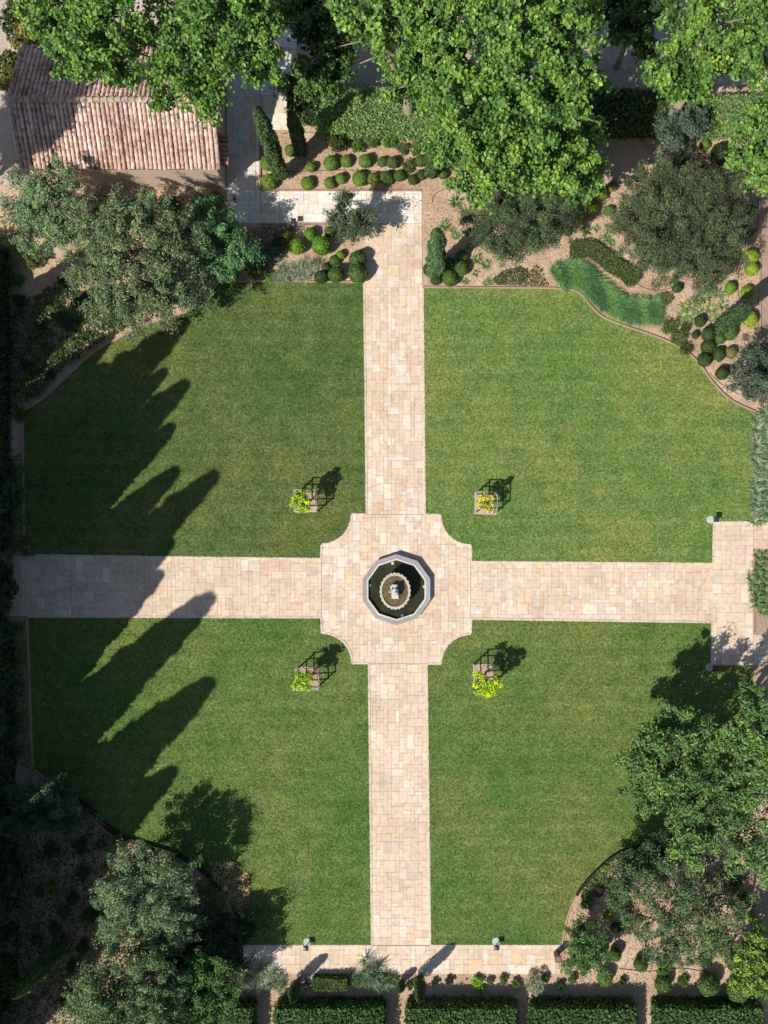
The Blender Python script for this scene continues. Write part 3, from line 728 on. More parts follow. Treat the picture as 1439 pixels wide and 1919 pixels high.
tree('plane_tree', [(1420, 250, 48, 6.5), (1400, 300, 42, 6), (1440, 205, 40, 6.5), (1460, 280, 60, 7), (1430, 330, 25, 5.5)], 'leafy plane tree at the right edge hanging over the round shrubs', group=PG, **PL)
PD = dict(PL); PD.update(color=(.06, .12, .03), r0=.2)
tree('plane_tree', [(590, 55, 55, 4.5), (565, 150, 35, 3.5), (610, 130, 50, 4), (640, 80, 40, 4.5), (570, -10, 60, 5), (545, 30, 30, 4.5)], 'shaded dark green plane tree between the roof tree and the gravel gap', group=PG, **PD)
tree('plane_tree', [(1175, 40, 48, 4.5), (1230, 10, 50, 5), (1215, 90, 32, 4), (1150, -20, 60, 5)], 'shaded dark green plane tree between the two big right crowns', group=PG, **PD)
# bush beyond the house and shrubs there
put('bush', BUSH, 45, 60, 42, 'golden brown bush beyond the upper left corner of the roof', color=(.2, .17, .05), h=1.8, sz=1.2)
put('bush', BUSH, 5, 105, 30, 'olive green bush at the left edge beside the roof corner', color=(.11, .13, .04), h=1.6, sz=1.2)
put('bush', BUSH, -2, 140, 22, 'small yellow green bush at the left edge above the pale path', color=(.15, .17, .04), h=1.2)
put('bush', BUSH, 20, 20, 40, 'dark bush in the very upper left corner', color=G_DARK, h=1.6)

# hedges
def hedge(name, quad_px, h, label, color, cat='hedge', group=None, s=.085, dens=330, z0=0, mat=None, rough=.08):
    q = [Vector(W(*p)[:2]) for p in quad_px]; c = sum(q, Vector((0, 0))) / len(q)
    q = [p - c for p in q]; n = len(q)
    a = sum(q[i].x * q[(i + 1) % n].y - q[(i + 1) % n].x * q[i].y for i in range(n))
    if a < 0: q = q[::-1]
    P = []; N = []; lo = np.array([min(p.x for p in q), min(p.y for p in q)]); hi = np.array([max(p.x for p in q), max(p.y for p in q)])
    k = int((hi - lo).prod() * dens); T_ = rng.random((k, 2)) * (hi - lo) + lo; T_ = T_[pip(T_, [tuple(p) for p in q])]
    f = h + .07 * np.sin(T_[:, 0] * 2.1) * np.sin(T_[:, 1] * 2.7 + 1) + rng.normal(0, rough, len(T_)); P.append(np.c_[T_, f]); N.append(np.tile([0, 0, 1.0], (len(T_), 1)))
    for i in range(n):
        p0, p1 = q[i], q[(i + 1) % n]; L = (p1 - p0).length; k = int(L * h * dens * .6); u = rng.random(k)[:, None]
        o = Vector(((p1 - p0).y, -(p1 - p0).x)).normalized()
        xy = np.array(p0)[None] * (1 - u) + np.array(p1)[None] * u + np.array(o)[None] * rng.normal(0.02, rough, (k, 1))
        P.append(np.c_[xy, rng.random(k) * h]); N.append(np.tile([o.x, o.y, .2], (k, 1)))
    P = np.concatenate(P); N = unit(np.concatenate(N) + rng.normal(size=P.shape) * .55)
    V, F = leaf_geo(P, N, rng.uniform(.6, 1.3, len(P)) * s, .6)
    cq = [p * .97 for p in q]; hh = h - .06
    cv = [(p.x, p.y, 0) for p in cq] + [(p.x, p.y, hh) for p in cq]
    T = rng.normal(.5, .2, len(P))
    root = empty(name, (c.x, c.y, z0), label, cat, group)
    link('foliage', mesh_np('foliage', V, F, mat or LEAF, tint=np.clip(T, 0, 1)), root, color)
    MB().add(cv, [tuple(range(n, 2 * n))] + [(i, (i + 1) % n, n + (i + 1) % n, n + i) for i in range(n)]).build('branches', CORE, root, color)
    return root
def poly_from_line(pts, hw):
    pts = smooth_line(pts, 1); P = [Vector(p) for p in pts]; A = []; B = []
    for i, p in enumerate(P):
        d = (P[min(i + 1, len(P) - 1)] - P[max(i - 1, 0)]).normalized(); n_ = Vector((-d.y, d.x)); k = hw * (0.65 if i in (0, len(P) - 1) else 1)
        A.append(tuple(p + n_ * k)); B.append(tuple(p - n_ * k))
    return A + B[::-1]
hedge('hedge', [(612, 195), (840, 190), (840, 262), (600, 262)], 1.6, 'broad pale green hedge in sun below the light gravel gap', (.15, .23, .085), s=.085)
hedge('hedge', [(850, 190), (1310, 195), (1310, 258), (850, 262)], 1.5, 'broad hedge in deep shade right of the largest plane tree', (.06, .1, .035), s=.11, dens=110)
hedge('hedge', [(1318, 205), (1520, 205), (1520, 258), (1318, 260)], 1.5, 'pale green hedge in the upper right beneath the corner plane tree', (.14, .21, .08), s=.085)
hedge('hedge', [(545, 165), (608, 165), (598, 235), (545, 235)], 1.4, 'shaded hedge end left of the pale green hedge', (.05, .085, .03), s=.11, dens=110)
HG = 'laurel hedge blocks along the bottom'
for (x0_, x1_, lb) in ((300, 478, 'glossy hedge block at the bottom, left of the first sunlit gap'), (522, 720, 'glossy hedge block at the bottom below the silvery lavender'), (764, 962, 'glossy hedge block at the bottom below the lime shrub'),
                       (992, 1182, 'glossy hedge block at the bottom below the litter bin'), (1222, 1415, 'glossy hedge block at the bottom right below the round shrubs')):
    hedge('hedge', [(x0_, 1870), (x1_, 1870), (x1_, 1990), (x0_, 1990)], 1.2, lb, (.05, .1, .025), group=HG, s=.09, mat=GLOSSY)
hedge('cypress_hedge', [(-60, 470), (18, 470), (20, 1012), (-60, 1012)], 1.9, 'dark clipped hedge along the left edge above the cross walk', (.04, .065, .028), s=.1, dens=160)
hedge('cypress_hedge', [(-60, 1185), (24, 1185), (34, 1840), (-60, 1840)], 1.9, 'dark clipped hedge along the left edge below the cross walk', (.04, .065, .028), s=.1, dens=160)
hedge('low_hedge', [(588, 1826), (652, 1826), (652, 1848), (588, 1848)], .55, 'low clipped box hedge on the bottom walk left of the lavender', (.07, .11, .03), s=.06, dens=420, rough=.03)
# low walls and beds
hedge('low_hedge', poly_from_line([(1068, 470), (1085, 470), (1104, 466), (1126, 481), (1151, 502), (1172, 512), (1190, 532)], 14), .35, 'low smooth clipped hedge winding behind the tall ornamental grass', (.075, .105, .035), s=.05, dens=520, rough=.025)

# ---------------------------------------------------------------- cypresses
def cypress_mesh(hh, rr, n, s=.14, prof=1):
    u = rng.random(n) ** .8; z = u * hh
    if prof == 1: rad = rr * np.clip(np.minimum((u / .1 + .45), 1), 0, 1) * (1 - u ** 6) ** .7
    else: rad = rr * np.clip((u / .06 + .4), 0, 1) * (1 - u) ** .6
    a = rng.random(n) * 6.283; ph = rng.random(6) * 6
    lump = 1 + .13 * np.sin(a * 3 + z * 1.1 + ph[0]) + .1 * np.sin(a * 5 - z * 2.3 + ph[1]) + .08 * np.sin(z * 4 + a + ph[2])
    q = rng.random(n) ** .35 * lump
    P = np.stack([np.cos(a) * rad * q, np.sin(a) * rad * q, z + .2], 1)
    N = unit(np.stack([np.cos(a), np.sin(a), np.full(n, .5)], 1) + rng.normal(size=(n, 3)) * .5)
    return leaf_mesh('crown', P, N, rng.uniform(.6, 1.3, n) * s, .42 + .9 * (q - .9) * .5 + rng.normal(0, .17, n), .45)
def cypress(x, y, h, r, label, n=7000, color=(.055, .09, .035), group=None, name='cypress', me=None, s=.1, prof=1, rz=0):
    root = empty(name, W(x, y), label, 'tree', group, rz)
    me = me or cypress_mesh(h, r, n, s, prof)
    o = link('crown', me, root, color)
    MB().tube([(0, 0, -.1), (0, 0, h * .3), (0, 0, h * .85)], [.09 + h * .008, .07, .02], 7, (.2, .15, .11)).build('trunk', BARK, root)
    return root
cypress(529, 333, 7.6, .46, 'tall narrow cypress leaning over the shaded terrace left of the round shrubs', 9000)
cypress(567, 290, 4.6, .4, 'slim cypress behind the tall one, next to the pale hedge', 5000)
cypress(808, 331, 4.2, .36, 'small dark cypress at the right end of the round shrub bed under the plane tree', 5000)
cypress(816, 512, 6.4, .5, 'green cypress beside the upper walk on its right', 8000, color=(.075, .13, .055))
cypress(1346, 617, 4.6, .5, 'dark cypress pointing away from the group of round shrubs near the right edge', 6000, color=(.04, .075, .03))
cypress(786, 1829, 2.7, .34, 'small narrow cypress casting a spindle shadow on the bottom walk', 2500, s=.07)
cypress(558, 1838, 2.2, .32, 'small narrow cypress left of the low box hedge', 2200, s=.07)
cypress(752, 1838, 1.0, .24, 'tiny conical cypress right of the lavender', 1200, s=.06)
# the tall row along the left edge whose shadows cross the lawns
CYM = [cypress_mesh(16, 1.0, 26000, .2, 2) for i in range(3)]
CG = 'tall cypresses standing along the left edge'
tips = [(347, 602, 1.9), (309, 696, 1.4), (348, 720, 1.8), (322, 800, 1.6), (330, 882, 1.7), (403, 890, 1.9), (318, 1015, 1.9), (300, 1076, 1.6), (372, 1122, 1.3), (394, 1120, 2.0), (392, 1278, 2.3), (324, 1444, 2.0)]
xb = -16
for i, (tx, ty, rr) in enumerate(tips):
    L = (tx - xb) / SX / S; hgt = L * math.tan(SUN_EL); yb = ty + (tx - xb) * SY / SX
    root = empty('cypress', W(xb, yb), f'tall cypress in deep shade at the left edge, {ORD[i]} of the row from the top', 'tree', CG, random.random() * 6)
    o = link('crown', CYM[i % 3], root, (.04, .065, .028)); o.scale = (rr, rr, hgt / 16.2)
    MB().tube([(0, 0, -.1), (0, 0, hgt * .3), (0, 0, hgt * .85)], [.25, .18, .04], 7, (.2, .15, .11)).build('trunk', BARK, root)
# shorter ones filling the row between them
fill_ = [(-20, 645, 8.5), (-22, 742, 9.5), (-20, 842, 10), (-32, 1110, 9), (-30, 1400, 10), (-30, 1550, 10), (-30, 1800, 12), (-26, 1885, 12), (-30, 1960, 10), (-36, 1290, 10), (-30, 900, 10)]
for i, (x, y, hgt) in enumerate(sorted(fill_, key=lambda q: q[1])):
    root = empty('cypress', W(x, y), f'shorter cypress standing behind the left edge row, {ORD[i]} from the top', 'tree', 'shorter cypresses behind the left edge row', random.random() * 6)
    o = link('crown', CYM[i % 3], root, (.04, .065, .028)); sc_ = 2.1 if y < 500 else (1.35 if y < 900 else 1.9); o.scale = (sc_, sc_, hgt / 16.2)
    MB().tube([(0, 0, -.1), (0, 0, hgt * .3), (0, 0, hgt * .85)], [.22, .15, .04], 7, (.2, .15, .11)).build('trunk', BARK, root)

# ---------------------------------------------------------------- olives and other trees
OL = dict(s=.09, asp=.34, clump=.36, lai=2.1, dens=2.7, reach=1.2, wisp=.35, vz=.65, mat=LEAF_DRY, r0=.17, fill=.3, flat=.8, bark=(.25, .2, .16))
OGp = 'olive trees round the lawns'
tree('olive_tree', [(85, 385, 40, 4), (55, 360, 32, 3.6), (110, 350, 34, 3.8), (60, 420, 36, 3.2), (125, 400, 34, 3.6), (95, 445, 26, 3), (35, 400, 24, 3), (140, 440, 26, 3)], 'grey green olive tree below the left end of the house', group=OGp, color=(.145, .215, .12), **OL)
tree('olive_tree', [(250, 470, 62, 5), (200, 430, 52, 4.6), (280, 410, 52, 4.6), (180, 500, 48, 4.2), (230, 550, 52, 4.4), (300, 510, 52, 4.6), (330, 450, 45, 4.2), (230, 590, 34, 3.6), (350, 540, 36, 3.6), (190, 570, 30, 3.4), (290, 570, 36, 3.6)],
     'largest olive tree, spreading over the upper left lawn corner', group=OGp, color=(.135, .18, .095), **OL)
tree('olive_tree', [(415, 455, 42, 3.2), (385, 430, 34, 3), (445, 480, 30, 2.8), (400, 500, 34, 2.8), (430, 420, 24, 2.6), (375, 390, 22, 2.8)], 'bluish green olive tree between the biggest olive and the terrace', group=OGp, color=(.1, .2, .09), **OL)
tree('olive_tree', [(655, 405, 24, 2.5), (640, 380, 15, 2.7), (672, 425, 17, 2.3), (640, 430, 17, 2.2), (662, 447, 15, 2.0), (628, 405, 11, 2.2), (685, 408, 10, 2.3), (648, 370, 9, 2.6)], 'small dark olive tree overhanging the corner of the white terrace', group=OGp, color=(.07, .1, .06),
     **dict(OL, clump=.32, lai=1.9, r0=.09))
FE = dict(s=.08, asp=.26, clump=.36, lai=1.7, dens=2.4, reach=1.2, wisp=.5, vz=.55, mat=LEAF_DRY, r0=.15, fill=.25, flat=.9, tight=.4)
tree('pepper_tree', [(960, 420, 55, 3.6), (1010, 400, 45, 3.8), (915, 400, 38, 3.2), (920, 440, 38, 3.0), (980, 455, 34, 2.8), (1040, 420, 32, 3.2), (1000, 370, 35, 3.6), (950, 380, 38, 3.6)], 'feathery dark green tree just below the largest plane tree', group='feathery trees in the upper right bed', color=(.075, .11, .055), **FE)
tree('pepper_tree', [(1270, 430, 68, 4.4), (1220, 390, 50, 4.2), (1330, 385, 50, 4.2), (1200, 430, 42, 3.6), (1350, 440, 42, 3.6), (1300, 490, 48, 3.6), (1235, 480, 42, 3.4), (1270, 365, 42, 4.2), (1320, 520, 28, 2.8), (1180, 400, 28, 3.2), (1370, 470, 22, 3), (1205, 350, 28, 3.6), (1240, 340, 26, 3.8)],
     'big feathery dark tree in the middle of the upper right bed', group='feathery trees in the upper right bed', color=(.07, .095, .05), **FE)
tree('olive_tree', [(1270, 235, 32, 2.6), (1250, 275, 24, 2.2), (1290, 215, 26, 2.6), (1275, 285, 18, 1.8)], 'blue grey shrubby tree at the edge of the plane tree shade', group=OGp, color=(.075, .105, .085), **dict(OL, clump=.35, r0=.08))
tree('olive_tree', [(1410, 700, 34, 2.6), (1400, 725, 22, 2.2), (1436, 690, 34, 2.8), (1430, 660, 18, 2.2), (1436, 730, 22, 2)], 'dark bluish bushy tree at the right edge beside the lawn corner', group=OGp, color=(.06, .09, .065), **dict(OL, clump=.35, r0=.08))
# broadleaf trees lower right
BR = dict(s=.12, asp=.42, clump=.42, lai=2.2, dens=2.9, reach=1.14, wisp=.15, vz=.6, mat=GLOSSY, r0=.24, fill=.22)
tree('laurel_tree', [(1250, 1420, 62, 5.2), (1215, 1470, 48, 4.6), (1200, 1420, 38, 4.4), (1270, 1360, 42, 5), (1300, 1470, 46, 5), (1250, 1500, 40, 4), (1315, 1390, 34, 5.2), (1230, 1380, 32, 4.8)], 'rounded dark glossy tree overhanging the lower right lawn', group='glossy trees in the lower right corner', color=(.095, .17, .055), **BR)
tree('laurel_tree', [(1420, 1350, 48, 6), (1385, 1390, 40, 5.6), (1440, 1420, 50, 6), (1410, 1310, 30, 5.6), (1400, 1460, 34, 5.2), (1470, 1350, 60, 6.2), (1445, 1490, 38, 5.2)], 'glossy tree at the right edge below the paved pad', group='glossy trees in the lower right corner', color=(.105, .19, .06), **BR)
tree('laurel_tree', [(1340, 1540, 52, 4.6), (1300, 1590, 36, 4), (1390, 1580, 46, 4.6), (1420, 1540, 38, 4.8), (1350, 1500, 34, 5), (1430, 1620, 36, 4.2), (1300, 1540, 36, 4.4)], 'glossy tree covering the end of the curved kerb, lowest of the three', group='glossy trees in the lower right corner', color=(.1, .175, .06), **BR)
OP = dict(OL, lai=1.45, clump=.4, fill=.25, dens=2.7)
tree('olive_tree', [(1190, 1650, 30, 3.2), (1230, 1700, 34, 3.4), (1180, 1710, 26, 3), (1270, 1650, 30, 3.4), (1320, 1720, 36, 3.4), (1260, 1760, 30, 3), (1340, 1680, 26, 3), (1300, 1780, 28, 2.8), (1210, 1760, 22, 2.6), (1160, 1640, 22, 2.4), (1230, 1640, 30, 3.2), (1290, 1700, 30, 3.2), (1340, 1760, 24, 2.8), (1250, 1790, 24, 2.4)], 'open-crowned olive tree in the lower right bed with bare limbs showing', group=OGp, color=(.09, .14, .065), base_px=(1268, 1740), **OP)
tree('olive_tree', [(1360, 1740, 24, 3), (1340, 1780, 20, 2.6), (1390, 1700, 20, 3)], 'thin olive tree with a leaning pale trunk near the right edge', group=OGp, color=(.085, .135, .06), base_px=(1392, 1752), **OP)
tree('olive_tree', [(1190, 1640, 26, 2.6), (1165, 1690, 22, 2.2), (1210, 1610, 26, 2.4), (1150, 1660, 16, 2), (1240, 1600, 24, 2.4)], 'dark small olive tree inside the curved kerb at lower right', group=OGp, color=(.06, .095, .045), **dict(OL, clump=.35, r0=.08))
tree('olive_tree', [(1100, 1770, 28, 2.2), (1085, 1800, 24, 2), (1115, 1800, 22, 1.9), (1080, 1750, 18, 1.9), (1100, 1735, 16, 1.8)], 'bushy green tree right beside the litter bin', group=OGp, color=(.08, .15, .05), **dict(OL, clump=.3, r0=.06))
tree('orange_tree', [(1415, 1800, 34, 2.8), (1395, 1840, 26, 2.4), (1440, 1840, 34, 2.8), (1425, 1760, 24, 2.6), (1400, 1780, 20, 2.4)], 'yellow green small tree in the lower right corner', color=(.14, .22, .05), s=.12, asp=.5, clump=.38, lai=1.7, r0=.09, vz=.8)
tree('laurel_tree', [(-338, 226, 115, 11), (-400, 300, 90, 10), (-300, 300, 75, 9), (-270, 215, 80, 10), (-260, 170, 85, 11), (-330, 160, 80, 11), (-230, 260, 60, 9)], 'large tree off the left edge whose shade crosses the roof', color=(.06, .1, .04), **dict(BR, lai=3.6, dens=1.5, fill=.8))
# lower left
tree('olive_tree', [(280, 1680, 58, 3.7), (230, 1650, 40, 3.3), (320, 1640, 38, 3.2), (260, 1620, 36, 3.3), (320, 1730, 40, 2.5), (250, 1730, 42, 2.7), (220, 1700, 34, 2.8), (290, 1770, 30, 2.2), (345, 1690, 24, 2.3), (215, 1760, 20, 2.2)],
     'grey green olive tree in the lower left bed beside the curved kerb', group=OGp, color=(.16, .225, .13), base_px=(330, 1640), **OL)
tree('olive_tree', [(220, 1860, 60, 4.2), (290, 1850, 52, 4.2), (200, 1900, 60, 4.2), (280, 1910, 60, 4.4), (230, 1950, 80, 4.4), (170, 1880, 40, 3.6)], 'grey green olive tree cut off by the bottom edge, left', group=OGp, color=(.14, .205, .105), **OL)
tree('olive_tree', [(370, 1850, 42, 3.4), (400, 1820, 34, 3.2), (380, 1890, 44, 3.2), (340, 1880, 34, 3), (420, 1860, 30, 2.8)], 'brighter green bushy tree left of the bottom hedges', group=OGp, color=(.085, .16, .055), **OL)
tree('olive_tree', [(440, 1765, 26, 1.3), (462, 1735, 18, 1.1), (420, 1790, 24, 1.3), (478, 1745, 11, 1.0), (445, 1800, 18, 1.1)], 'dark bushy tree at the left end of the bottom walk', group=OGp, color=(.045, .07, .03), **dict(OL, clump=.3, r0=.08))

# ---------------------------------------------------------------- clipped shrubs
GU = 'round clipped shrubs in the bed above the white terrace'
row([(502.8, 341.4, 14.6), (576, 344, 11), (618, 344, 10), (638.5, 335, 9.5), (673.5, 335, 13), (700, 336.5, 10.5), (724.6, 333.5, 12, G_MID), (748.5, 329.7, 10.5, G_MID), (774, 337, 9, G_DARK), (790, 328, 9, G_DARK), (830, 327, 9, G_MID)],
    'round clipped shrub', 'in the front row above the white terrace', GU, G_BOX)
row([(501, 306, 12), (583, 314, 9), (620, 306, 13), (649, 302, 10.5), (684.6, 302.6, 12), (716.7, 303.5, 9.5, G_MID), (735.7, 305.5, 10.5, G_MID), (789, 302, 10, G_MID)],
    'round clipped shrub', 'in the middle row above the white terrace', GU, G_BOX)
put('ball_shrub', BALLS, 544, 282, 10.5, 'light green clipped ball alone between the two leaning cypresses', color=G_BOX, group=GU)
put('bush', BUSH, 631, 259, 22, 'big dark bush at the foot of the pale hedge, left of the loose bushes', color=G_DARK, sz=1.3, h=1.1)
row([(669, 273, 15), (698, 266, 13), (729, 263, 17), (754, 277, 14), (778.6, 276, 14)], 'loose dark green bush', 'in the back row below the pale hedge', 'loose bushes below the pale hedge', G_MID, BUSH, 'bush')
put('bush', BUSH, 765.5, 309, 15, 'small orange-dotted bush at the right end among the clipped shrubs', color=(.075, .11, .03))
GL = 'round clipped shrubs below the white terrace'
put('ball_shrub', BALLS, 538.7, 439, 9, 'small bright lime ball beside the terrace path light', color=G_LIME, group=GL)
put('ball_shrub', BALLS, 581.6, 439, 11.5, 'bright green ball right of the small lime one', color=G_BRIGHT, group=GL, sz=1.3)
put('ball_shrub', BALLS, 557, 463, 13.5, 'bright green ball left of the biggest bright one, below the lime ball', color=(.17, .28, .035), group=GL, sz=1.3)
put('ball_shrub', BALLS, 603, 462, 15.5, 'biggest bright green ball left of the small olive tree', color=G_BRIGHT, group=GL, sz=1.3)
put('ball_shrub', BALLS, 618, 435, 11, 'green ball partly under the small olive tree', color=G_MID, group=GL)
put('ball_shrub', BALLS, 638, 478, 8, 'little yellow green tuft under the small olive tree', color=(.16, .26, .04), group=GL)
put('ball_shrub', BALLS, 627, 488, 10, 'dark small ball above the gap between two large dark balls', color=G_MID, group=GL)
put('ball_shrub', BALLS, 611, 501, 8, 'smallest dark ball right of the silvery lavender patch', color=G_DARK, group=GL)
put('ball_shrub', BALLS, 670.6, 486, 15, 'large dark ball at the walk corner, upper of the pair', color=G_MID, group=GL, sz=1.2)
put('ball_shrub', BALLS, 670.6, 513.6, 16.5, 'large dark ball at the walk corner, lower of the pair', color=G_MID, group=GL, sz=1.2)
put('ball_shrub', BALLS, 629.7, 515, 14.5, 'large dark ball by the lawn edge, next to the corner pair', color=G_MID, group=GL, sz=1.2)
put('ball_shrub', BALLS, 602, 519, 12, 'medium dark ball by the lawn edge touching the lavender patch', color=G_DARK, group=GL)
for i, (x, y, r, lb) in enumerate([(570, 500, 22, 'silvery lavender clump beside the small dark balls'), (540, 505, 24, 'silvery lavender clump in the middle of the patch by the lawn'), (520, 515, 18, 'silvery lavender clump at the left of the patch by the lawn'), (590, 490, 14, 'short silvery lavender clump highest in the patch')]):
    put('lavender', LAV, x, y, r, lb, 'lavender', 'lavender patch above the upper left lawn', (.2, .23, .18))
for x, y, r, c, lb in [(505, 470, 22, G_BLUE, 'bluish shaded bush below the shadow of the olive on the terrace'), (480, 500, 22, G_DARK, 'dark bush at the lawn edge beneath the bluish olive'), (500, 512, 12, G_BRIGHT, 'fresh green low bush at the lawn edge left of the lavender'),
                       (520, 450, 16, G_DARK, 'dark bush under the terrace edge left of the lime ball'), (398, 370, 20, G_MID, 'round green bush at the lower right corner of the house'), (362, 378, 14, G_DARK, 'dark bush against the house wall left of the round one'),
                       (320, 378, 18, G_DARK, 'dark bush against the middle of the house wall'), (270, 390, 12, G_DARK, 'little dark bush behind the biggest olive by the wall')]:
    put('bush', BUSH, x, y, r, lb, color=c, h=.9)
GR = 'dark clipped balls right of the upper walk'
put('ball_shrub', BALLS, 807, 505, 13, 'dark ball at the foot of the green cypress, upper of two', color=G_DARK, group=GR)
put('ball_shrub', BALLS, 817, 524, 10, 'dark ball at the foot of the green cypress, lower of two', color=G_DARK, group=GR)
put('ball_shrub', BALLS, 843, 522, 14, 'biggest dark ball by the kerb right of the green cypress', color=G_MID, group=GR)
put('ball_shrub', BALLS, 841, 492.5, 10.5, 'dark ball left of the touching pair right of the cypress', color=G_MID, group=GR)
put('ball_shrub', BALLS, 865, 479.5, 10.5, 'upper dark ball of the touching pair right of the cypress', color=G_MID, group=GR)
put('ball_shrub', BALLS, 865, 503.5, 13, 'lower dark ball of the touching pair right of the cypress', color=G_MID, group=GR)
AG = 'spiky agaves in the upper right bed'
ag = [(853, 376, 16, 'dark spiky agave alone on the bare soil above the green cypress'), (832, 420, 15, 'spiky agave right beside the green cypress top'), (824, 440, 12, 'spiky agave touching the green cypress side'),
      (851, 432, 12, 'spiky agave in the shadow edge right of the green cypress'), (893, 484, 13, 'pale spiky agave below the left side of the feathery tree'), (910, 494, 13, 'spiky agave below the feathery tree, right of the pale one'),
      (890, 512, 9, 'tiny spiky agave between the pale agave and the kerb'), (872, 526, 9, 'tiny pale agave by the kerb right of the dark balls'), (911, 528, 9, 'tiny agave at the left end of the dark ground cover'), (880, 462, 11, 'spiky agave above the touching pair of balls'),
      (1098, 430, 13, 'spiky agave below the yellow shrubs, largest of the loose cluster'), (1117, 427, 9, 'small agave right of the largest in the loose cluster'), (1129, 447, 13, 'spiky agave in the open soil middle of the loose cluster'), (1140, 428, 8, 'tiny agave at the upper right of the loose cluster'),
      (1148, 455, 9, 'small agave at the right of the loose cluster'), (1156, 479, 13, 'spiky agave right of the low winding hedge'), (1073, 452, 11, 'spiky agave at the left tip of the low winding hedge'), (1093, 449, 10, 'spiky agave just above the low winding hedge'), (1075, 430, 8, 'tiny agave under the right edge of the feathery tree')]
for x, y, r, lb in ag: put('agave', AGAVE, x, y, r, lb, 'agave', AG, (.13, .2, .08), sz=.8)
pale = [(1286, 577, 17), (1308, 583, 17), (1333, 577, 17), (1320, 555, 17), (1348, 549, 17), (1351, 521, 15), (1355, 571, 14), (1280, 603, 13), (1300, 562, 14), (1335, 595, 13)]
for i, (x, y, r) in enumerate(sorted(pale, key=lambda q: q[1])):
    put('agave', AGAVE, x, y, r, f'pale agave in the dense cluster below the big feathery tree, {ORD[i]} from the top', 'agave', 'pale agave cluster below the big feathery tree', (.2, .25, .12), sz=.8)
YG = 'yellow green shrubs beside the largest plane tree'
for x, y, r, c, lb in [(1103, 363, 8, (.2, .24, .04), 'small yellow green ball nearest the plane tree'), (1126, 364.5, 12, (.22, .26, .04), 'yellow green ball, upper one of the big four'), (1146.6, 350, 9, (.17, .17, .06), 'dull brownish ball at the edge of the plane tree shade'),
                       (1109, 392.6, 12, (.24, .27, .04), 'brightest yellow ball in the middle of its group'), (1087, 406.7, 11.5, (.22, .25, .04), 'yellow ball lowest in its group, beside the feathery tree'), (1141, 395, 9.5, (.14, .2, .05), 'greener ball right of the yellow group')]:
    put('ball_shrub', BALLS, x, y, r, lb, color=c, group=YG)
GQ = 'small clipped balls in the far right bed'
for x, y, r, c, lb in [(1320, 271.6, 9.5, G_BOX, 'small green ball alone at the top of the far right bed'), (1286, 305.7, 9, G_MID, 'small green ball below the blue grey shrubby tree'), (1262, 317.6, 9.5, G_BLUE, 'small blue grey ball above the big feathery tree'),
                       (1314.6, 319, 9.5, G_MID, 'small ball left of the larger one above the big feathery tree'), (1342.7, 330, 10, G_MID, 'green ball at the upper right of the big feathery tree'), (1378, 360, 9, G_MID, 'ball tucked in the right side of the feathery tree shadow'),
                       (1400, 350, 10.5, G_MID, 'green ball below the tree at the right edge'), (1381, 389.5, 11, G_BRIGHT, 'brighter green ball touching the right of the big feathery tree'), (1407.7, 394, 9.5, G_BOX, 'green ball by the side path, highest of that column'),
                       (1405, 431, 11, G_MID, 'green ball by the side path above the two lime ones'), (1407.7, 480, 12.5, G_LIME, 'lime ball by the side path, upper of the touching pair'), (1407, 505, 12, G_LIME, 'lime ball by the side path, lower of the touching pair'),
                       (1367, 491, 8, (.17, .27, .03), 'little lime ball at the lower right rim of the big feathery tree'), (1367.7, 541, 11, (.15, .25, .03), 'fresh green ball above the dark cypress near the right'), (1400, 548, 12, (.2, .26, .03), 'lime ball half shaded by the dark cypress tip'),
                       (1404.6, 599, 13, G_LIME, 'lime ball by the side path below the dark cypress tip'), (1268.6, 540, 9, G_DARK, 'small dark ball alone below the big feathery tree'),
                       (1348, 290, 19, (.045, .07, .03), 'big dark egg-shaped shrub beside the right edge plane tree')]:
    put('ball_shrub', BALLS, x, y, r, lb, color=c, group=GQ)
GD = 'dark clipped balls near the right lawn corner'
for x, y, r, c, lb in [(1311, 602.8, 10, G_DARK, 'dark ball highest of its cluster below the pale agaves'), (1303, 628, 7, G_DARK, 'smallest dark ball at the left of its cluster'), (1326, 627, 12.5, G_DARK, 'large dark ball in the upper middle of its cluster'),
                       (1349, 635.6, 9, G_MID, 'small dark ball between two large ones below the cypress'), (1367, 622, 14, G_MID, 'large ball directly below the dark cypress'), (1326, 650, 12, G_DARK, 'dark ball in the centre of its cluster'),
                       (1347, 665, 11, G_DARK, 'dark oval ball right of the centre of its cluster'), (1319.6, 674.7, 13, G_DARK, 'dark ball nearest the lawn kerb in its cluster'), (1352, 700.6, 11.5, G_DARK, 'dark ball lowest in its cluster'),
                       (1371, 694, 8, G_DARK, 'tiny dark ball beside the lowest one'), (1369, 661.6, 11, (.2, .18, .07), 'yellowish dry ball right of the dark oval one'), (1397.7, 663, 9.5, (.13, .12, .05), 'olive brown ball next to the bluish tree at the right edge')]:
    put('ball_shrub', BALLS, x, y, r, lb, color=c, group=GD)
put('dry_shrub', BUSH_OPEN, 1398, 633, 9, 'small bare brown shrub below the lime ball by the side path', color=(.2, .13, .09))
for x, y, r, c, lb in [(1252, 612, 18, G_MID, 'dark spreading shrub at the right end of the ornamental grass'), (1272, 632, 18, G_MID, 'dark spreading shrub along the lawn kerb, middle of three'), (1288, 652, 15, G_DARK, 'dark spreading shrub along the lawn kerb, lowest of three'),
                       (1286, 612, 12, G_DARK, 'dark round shrub between the agaves and the clipped balls'), (1250, 560, 14, (.13, .15, .06), 'tuft of dry grass at the tip of the ornamental grass')]:
    put('bush', BUSH_FINE, x, y, r, lb, color=c, h=.5)

